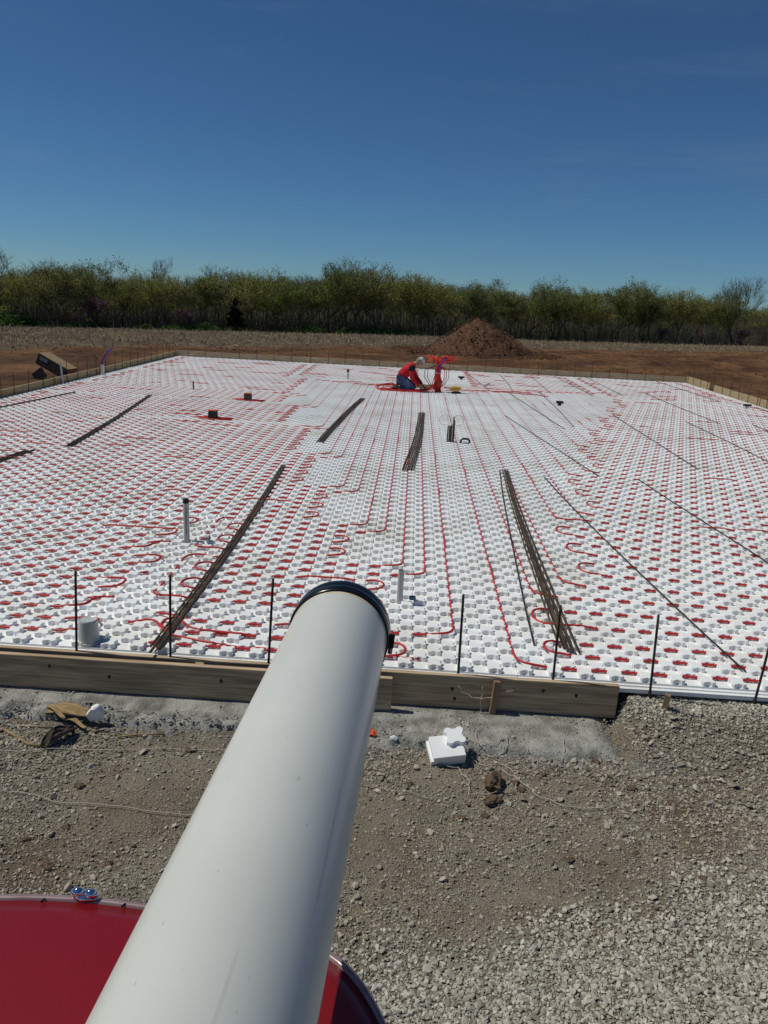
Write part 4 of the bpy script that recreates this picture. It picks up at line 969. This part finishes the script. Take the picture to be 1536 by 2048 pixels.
def curvy(cen_, rx, ry_, a0, a1, n_=9): return [(cen_[0]+rx*math.cos(a0+(a1-a0)*k/n_), cen_[1]+ry_*math.sin(a0+(a1-a0)*k/n_)) for k in range(n_+1)]
string([(.42, 4.62, -.09), (.45, 4.61, -.13), (.53, 4.60, -.165), (.62, 4.60, -.155), (.70, 4.60, -.12), (.78, 4.62, -.095), (.79, 4.63, -.085)], 'loop of pale string hanging over the long front board', seed=3)
string([(.58, 4.62, -.085), (.575, 4.60, -.20), (.575, 4.59, -.32), (.56, 4.5, -.33), (.5, 4.4, -.335), (.52, 4.3, -.335), (.55, 4.1, -.33)], 'pale string hanging down the board onto the footing', seed=4)
string(curvy((.62, 4.3), .10, .13, 2, 6.5)+curvy((.58, 4.16), .09, .09, 1, 5.5), 'tangled pale string on the edge of the footing', seed=5)
string([(.25, 4.05), (.40, 4.03), (.46, 3.9), (.45, 3.78), (.60, 3.80), (.72, 3.85)]+curvy((.62, 3.95), .12, .15, -.3, 1.8), 'curling pale string around the clay clumps', seed=6)
string(curvy((.95, 4.25), .12, .14, 3.3, 6.2)+[(1.08, 4.42)], 'short curved pale string on the gravel below the stake', seed=7)
string([(.66, 4.03), (.75, 3.95), (.84, 3.80), (1.0, 3.72), (1.2, 3.72), (1.35, 3.80)], 'long pale string curving away right of the clay clumps', seed=8)
string([(-.1, 3.79), (.2, 3.72), (.5, 3.70)], 'faint pale string right of the white pipe', r_=.0012, seed=9)

# ------------------------------------------------------------------ trees
def tree_arrays(seed, H, spread, levels, leafn, leafs, vase=.5, trunk_r=.14, lean=0, droop=0, bare=False):
    rr = random.Random(seed); segs = []; tips = []
    def grow(p, d, L_, r_, lev):
        n = 3 if lev > 0 else 4; q = p.copy(); dd = d.copy()
        for k in range(n):
            dd = (dd+Vector((rr.gauss(0, .13), rr.gauss(0, .13), rr.gauss(.05-droop*lev*.02, .08)))).normalized(); q2 = q+dd*(L_/n)
            r2 = r_*(1-.45*(k+1)/n); segs.append((q.copy(), q2.copy(), r_*(1-.45*k/n), r2, lev))
            if lev >= levels-1: tips.append((q2.copy(), lev))
            if lev > 0 and lev < levels and k < n-1 and rr.random() < .75:
                side = Vector((rr.gauss(0, 1), rr.gauss(0, 1), rr.gauss(.25, .5))).normalized(); grow(q2, (dd*.75+side*.75).normalized(), L_*.62, r2*.6, lev+1)
            q = q2
        if lev < levels:
            nb = rr.randint(3, 5) if lev == 0 else rr.randint(2, 3)
            for b_ in range(nb):
                a = 6.283*(b_+rr.random()*.6)/nb; s_ = spread*(1 if lev == 0 else .8)*rr.uniform(.6, 1.2)
                nd_ = (dd+Vector((math.cos(a)*s_, math.sin(a)*s_, rr.uniform(-.1, .25)))).normalized()
                grow(q, nd_, L_*rr.uniform(.62, .85) if lev else H*.24*rr.uniform(.8, 1.15), r_*.55*(.75 if lev else .8), lev+1)
    grow(Vector((0, 0, 0)), Vector((lean, 0, 1)).normalized(), H*rr.uniform(.16, .28), trunk_r, 0)
    V_ = []; F_ = []
    for a, b_, r0, r1, lev in segs:
        d = (b_-a).normalized(); u = d.orthogonal().normalized(); w_ = d.cross(u); ns = 5 if lev < 2 else 3; n0 = len(V_)
        for c_, rad in ((a, r0), (b_, r1)):
            for k in range(ns): t_ = 6.283*k/ns; V_.append(c_+(u*math.cos(t_)+w_*math.sin(t_))*max(rad, .011))
        for k in range(ns): j = (k+1) % ns; F_.append((n0+k, n0+j, n0+ns+j, n0+ns+k))
    V_ = np.array([v[:] for v in V_]); top = V_[:, 2].max(); V_ *= H/top
    F_ = np.array(F_)
    T = np.array([t_[0][:] for t_ in tips])*H/top; r2 = np.random.default_rng(seed)
    if leafn and len(T):
        I = r2.integers(0, len(T), leafn); Pp = T[I]+r2.normal(0, .17, (leafn, 3)); Pp = Pp[Pp[:, 2] > H*.22]; n = len(Pp)
        a1 = r2.normal(size=(n, 3)); a1 /= np.linalg.norm(a1, axis=1)[:, None]; a2 = np.cross(a1, r2.normal(size=(n, 3))); a2 /= np.linalg.norm(a2, axis=1)[:, None]
        s_ = (leafs*r2.uniform(.6, 1.4, n))[:, None]
        LV = np.stack([Pp+a1*s_, Pp+a2*s_*.6, Pp-a1*s_, Pp-a2*s_*.6], 1).reshape(-1, 3); LF = np.arange(n*4).reshape(-1, 4)
    else: LV, LF = np.zeros((0, 3)), np.zeros((0, 4), int)
    return V_, F_, LV, LF
H0 = 8.0; VAR = []
specs = [(1, .75, 5, 4200, 0), (2, .55, 5, 3800, 1), (3, .95, 5, 4600, 2), (4, .65, 5, 3600, 0), (5, .85, 5, 4400, 1), (6, .5, 5, 3400, 0), (17, .7, 5, 2400, 2), (8, .8, 5, 1900, 0)]
for sd_, sp, lv, ln_, li in specs:
    tv, tf, lv_, lf_ = tree_arrays(sd_, H0, sp, lv, int(ln_*1.7), .07)
    VAR.append((npmesh('trunk', tv, tf, M_bark if sd_ % 2 else M_barkg), npmesh('crown', lv_, lf_, M_leaf[li]), (tv, tf, lv_, lf_)))
BARE = []
for sd_, sp in ((21, .9), (22, .7), (23, .6)):
    tv, tf, lv_, lf_ = tree_arrays(sd_, H0, sp, 6 if sd_ == 21 else 5, 500, .06); BARE.append((npmesh('trunk', tv, tf, M_barkg), npmesh('crown', lv_, lf_, M_leaf[1]), (tv, tf, lv_, lf_)))
def put_tree(var, x, y, z, s_, label, group='trees of the wood behind the field', name='tree', cat='tree', sxy=1.0):
    e = empty(name, (x, y, z-.1), random.uniform(0, 6.28)); e.scale = (s_*sxy, s_*sxy, s_)
    link('trunk', var[0], e); link('crown', var[1], e); return setp(e, label, cat, group)
def at_px(u, dy=0):        # point of the wood edge along a sight direction
    x = np.interp(u, [b_[0] for b_ in BASE], bx); y = np.interp(u, [b_[0] for b_ in BASE], by); z = np.interp(u, [b_[0] for b_ in BASE], bz)
    k_ = 1+dy/y; return x*k_, y*k_, z
TOPS = [(-150, 515), (-60, 540), (20, 528), (100, 512), (190, 508), (255, 540), (325, 540), (400, 540), (470, 530), (560, 531), (640, 520), (705, 508), (760, 530), (830, 540), (880, 545), (930, 560),
        (980, 560), (1050, 562), (1110, 548), (1170, 568), (1225, 549), (1290, 575), (1340, 572), (1400, 580), (1460, 582), (1536, 590), (1650, 590)]
ORD = ['first', 'second', 'third', 'fourth', 'fifth', 'sixth', 'seventh', 'eighth', 'ninth', 'tenth', 'eleventh', 'twelfth', 'thirteenth', 'fourteenth', 'fifteenth', 'sixteenth', 'seventeenth', 'eighteenth', 'nineteenth', 'twentieth', 'twenty-first', 'twenty-second', 'twenty-third', 'twenty-fourth', 'twenty-fifth', 'twenty-sixth', 'twenty-seventh', 'twenty-eighth']
def ztop(u, yt, y):
    d = F+RT*(u-768)/FPX+UP*(1024-yt)/FPX; return CAMZ+d[2]*y/d[1]
def hgt(u, yt, y, z): return max(3.5, ztop(u, yt, y)-z)
kinds = ['yellow green', 'slim olive', 'broad green', 'yellow green', 'broad olive', 'narrow yellow green', 'thinly leafed green', 'thinly leafed yellow green']
for i, (u, yt) in enumerate(TOPS):
    x, y, z = at_px(u, random.uniform(0, 2)); k = [2, 6, 3, 7, 4, 0, 5, 1, 3, 2, 6, 7, 3, 5, 0, 1, 4, 6, 2, 0, 4, 1, 5, 3, 6, 0, 2][i]
    put_tree(VAR[k], x, y, z, hgt(u, yt, y, z)/H0, kinds[k]+' tree, '+(ORD[i])+' from left in the front row of the wood', 'front row of trees of the wood', sxy=random.uniform(1.15, 1.4))
tn = [b_[0] for b_ in BASE]
tu = np.array([t_[0] for t_ in TOPS]); tyy = np.array([t_[1] for t_ in TOPS])
for i in range(62):
    u = -140+i*29+random.uniform(-9, 9); dy = random.uniform(4, 14); x, y, z = at_px(u, dy); yt = np.interp(u, tu, tyy)+random.uniform(8, 34)
    k = random.randrange(8); put_tree(BARE[i % 3] if i % 4 == 1 else VAR[k], x, y, z, hgt(u, yt, y, z)/H0, ('bare grey branched' if i % 4 == 1 else kinds[k])+' tree in the crowded rows behind the front trees', 'trees behind the front row')
for (u, yt, k, lab, sx, dy) in [(5, 488, 0, 'bare grey branched tree rising at the left edge of the photo', 1.0, 6), (325, 508, 0, 'round bare crowned tree rising behind the left part of the wood', .9, 16), (450, 527, 1, 'low bare tree top left of the middle of the wood', 1, 18),
                    (980, 548, 0, 'round bare crowned tree behind the middle of the wood, above the soil heap', 1.3, 18), (1462, 543, 1, 'leaning bare tree rising above the wood at the right', .7, 10), (1440, 560, 2, 'smaller bare tree beside the leaning bare one at the right', .7, 12)]:
    x, y, z = at_px(u, dy); put_tree(BARE[k], x, y, z, hgt(u, yt, y, z)/H0, lab, 'bare trees of the wood', sxy=sx)
# mass of the wood behind
Vt = []; Ft = []; Vl = []; Fl = []; ot = ol = 0
for i in range(150):
    u = -260+i*13.5+random.uniform(-12, 12); dy = random.uniform(7, 45); x, y, z = at_px(u, dy); yt = np.interp(u, tu, tyy)+random.uniform(12, 32)
    tv, tf, lv_, lf_ = (BARE[random.randrange(3)] if random.random() < .5 else VAR[random.randrange(8)])[2]
    s_ = hgt(u, yt, y, z)/H0; a = random.uniform(0, 6.28); ca, sa = math.cos(a)*s_, math.sin(a)*s_; Mx = np.array([[ca, sa, 0], [-sa, ca, 0], [0, 0, s_]])
    big = tv @ Mx+np.array([x, y, z-.1]); kf = tf[:len(tf)]
    Vt.append(big); Ft.append(kf+ot); ot += len(big); l2 = lv_ @ Mx+np.array([x, y, z-.1]); Vl.append(l2); Fl.append(lf_+ol); ol += len(l2)
Vw = np.concatenate(Vt+Vl); Fa = np.concatenate(Ft); Fb = np.concatenate(Fl)+ot
wm = npmesh('wood', Vw, np.concatenate([Fa, Fb]), M_barkg); wm.materials.append(M_leaf[1])
wm.polygons.foreach_set('material_index', [0]*len(Fa)+[1]*len(Fb))
setp(link('woodland', wm), 'deep grey brown mass of the wood behind the nearer trees', kind='stuff')
# undergrowth: saplings and brush filling the foot of the wood
n = 9000; r = np.random.default_rng(77); U = r.uniform(-150, 1680, n); DY = r.uniform(.5, 14, n)
x = np.interp(U, tn, bx); y = np.interp(U, tn, by); z = np.interp(U, tn, bz); k_ = 1+DY/y; x = x*k_; y = y*k_
hh = r.uniform(1.2, 5.5, n); B0 = np.stack([x, y, z-.1], 1); tp = B0+np.stack([r.normal(0, .6, n), r.normal(0, .6, n), hh], 1); wv = r.uniform(.012, .035, n)[:, None]
dx = np.array([[1, 0, 0]])*wv; dyv = np.array([[0, 1, 0]])*wv
Vb = np.stack([B0+dx, B0-dx*.5+dyv, B0-dx*.5-dyv, tp], 1).reshape(-1, 3); k4 = np.arange(n)[:, None]*4
Fb = np.concatenate([k4+np.array([[0, 1, 3]]), k4+np.array([[1, 2, 3]]), k4+np.array([[2, 0, 3]])])
setp(link('undergrowth', npmesh('undergrowth', Vb, Fb, M_barkg)), 'thin bare saplings and brush filling the foot of the wood', kind='stuff')
n = 42000; U = r.uniform(-150, 1680, n); DY = r.uniform(-.2, 12, n); x = np.interp(U, tn, bx); y = np.interp(U, tn, by); z = np.interp(U, tn, bz); k_ = 1+DY/y; x = x*k_; y = y*k_
hh = r.uniform(.1, 1, n)**.8*4.6*(.55+.6*(fbm(x, y, .25, 3)+.5)); Pp = np.stack([x, y, z+hh], 1)
a1 = r.normal(size=(n, 3)); a1 /= np.linalg.norm(a1, axis=1)[:, None]; a2 = np.cross(a1, r.normal(size=(n, 3))); a2 /= np.linalg.norm(a2, axis=1)[:, None]; s_ = r.uniform(.03, .08, n)[:, None]
setp(link('sapling_leaves', npmesh('sapling_leaves', np.stack([Pp+a1*s_, Pp+a2*s_*.6, Pp-a1*s_, Pp-a2*s_*.6], 1).reshape(-1, 3), np.arange(n*4).reshape(-1, 4), M_leaf[1])), 'sparse olive leaves of saplings low in the wood', kind='stuff')
# bushes, cedar, redbuds
def bush_mesh(seed, n_, m_, nm='foliage', sz=.07, shape=(1, 1, .8)):
    r_ = np.random.default_rng(seed); cl = r_.normal(size=(14, 3)); cl /= np.linalg.norm(cl, axis=1)[:, None]; cl *= r_.uniform(.3, .75, 14)[:, None]; cl[:, 2] = np.abs(cl[:, 2])
    Pp = cl[r_.integers(0, 14, n_)]+r_.normal(0, .17, (n_, 3)); Pp *= np.array(shape); Pp[:, 2] = np.abs(Pp[:, 2])
    a1 = r_.normal(size=(n_, 3)); a1 /= np.linalg.norm(a1, axis=1)[:, None]; a2 = np.cross(a1, r_.normal(size=(n_, 3))); a2 /= np.linalg.norm(a2, axis=1)[:, None]; s_ = sz*r_.uniform(.6, 1.4, n_)[:, None]
    return npmesh(nm, np.stack([Pp+a1*s_, Pp+a2*s_*.7, Pp-a1*s_, Pp-a2*s_*.7], 1).reshape(-1, 3), np.arange(n_*4).reshape(-1, 4), m_)
stm = MB()
for k in range(7): a = k*.9; stm.tube([(0, 0, 0), (.25*math.cos(a), .25*math.sin(a), .45), (.45*math.cos(a), .45*math.sin(a), .85)], [.03, .02, .008], 4)
stem_me = stm.mesh('stems'); stem_me.materials.append(M_bark)
BM = [bush_mesh(s_, 2600, M_bush) for s_ in (1, 2, 3)]
BUSH = [(-60, 1.7, 'left edge'), (15, 1.9, ''), (45, 1.5, ''), (155, 1.1, ''), (200, .9, ''), (290, .9, ''), (340, 1.0, ''), (400, 1.2, ''), (420, 1.0, ''), (590, 1.1, ''), (625, 1.2, ''), (700, 1.3, ''), (735, 1.4, ''), (770, 1.2, ''), (800, 1.0, ''), (830, .9, ''), (1100, .8, ''), (1300, .6, '')]
for i, (u, s_, _) in enumerate(BUSH):
    x, y, z = at_px(u, -1.2); e = empty('bush', (x, y, z-.05), random.uniform(0, 6)); e.scale = (s_*1.5, s_*1.2, s_)
    link('foliage', BM[i % 3], e); link('stem', stem_me, e); setp(e, 'low bright green bush, '+ORD[i]+' from the left at the foot of the wood', 'bush', 'green bushes at the foot of the wood')
mb = MB(); mb.tube([(0, 0, 0), (0, 0, 3.8)], [.12, .02], 6); e = empty('cedar', (*at_px(468, -.8)[:2], at_px(468)[2]-.05))
mb.build('trunk', M_bark, e); r_ = np.random.default_rng(5); n_ = 6500; hh = r_.uniform(.1, 1, n_)**.8; rad = (1-hh)*1.45*np.sqrt(r_.random(n_))*(1+.25*np.sin(hh*40)); an = r_.uniform(0, 6.28, n_)
Pp = np.stack([rad*np.cos(an), rad*np.sin(an), hh*4.1], 1); a1 = r_.normal(size=(n_, 3)); a1 /= np.linalg.norm(a1, axis=1)[:, None]; a2 = np.cross(a1, r_.normal(size=(n_, 3))); a2 /= np.linalg.norm(a2, axis=1)[:, None]; s_ = .085
link('foliage', npmesh('foliage', np.stack([Pp+a1*s_, Pp+a2*s_*.6, Pp-a1*s_, Pp-a2*s_*.6], 1).reshape(-1, 3), np.arange(n_*4).reshape(-1, 4), M_cedar), e)
setp(e, 'dark cone shaped cedar standing at the left foot of the wood', 'cedar')
tv, tf, lv_, lf_ = tree_arrays(41, 3.4, .9, 4, 1300, .06); RBm = (npmesh('trunk', tv, tf, M_bark), npmesh('crown', lv_, lf_, M_redbud))
for u, s_, lab in [(188, 1.15, 'largest pink flowering redbud at the left foot of the wood'), (378, .8, 'small pink redbud left of the dark cedar'), (150, .5, 'low pink redbud left of the largest one'), (1310, .7, 'pink redbud low in the right part of the wood'), (1475, .75, 'pink redbud near the right edge of the photo'), (1395, .5, 'small faint redbud between the two right redbuds')]:
    x, y, z = at_px(u, -.6); e = empty('redbud', (x, y, z-.05), u); e.scale = (s_*1.15, s_*1.15, s_); link('trunk', RBm[0], e); link('crown', RBm[1], e); setp(e, lab, 'redbud', 'pink redbuds')
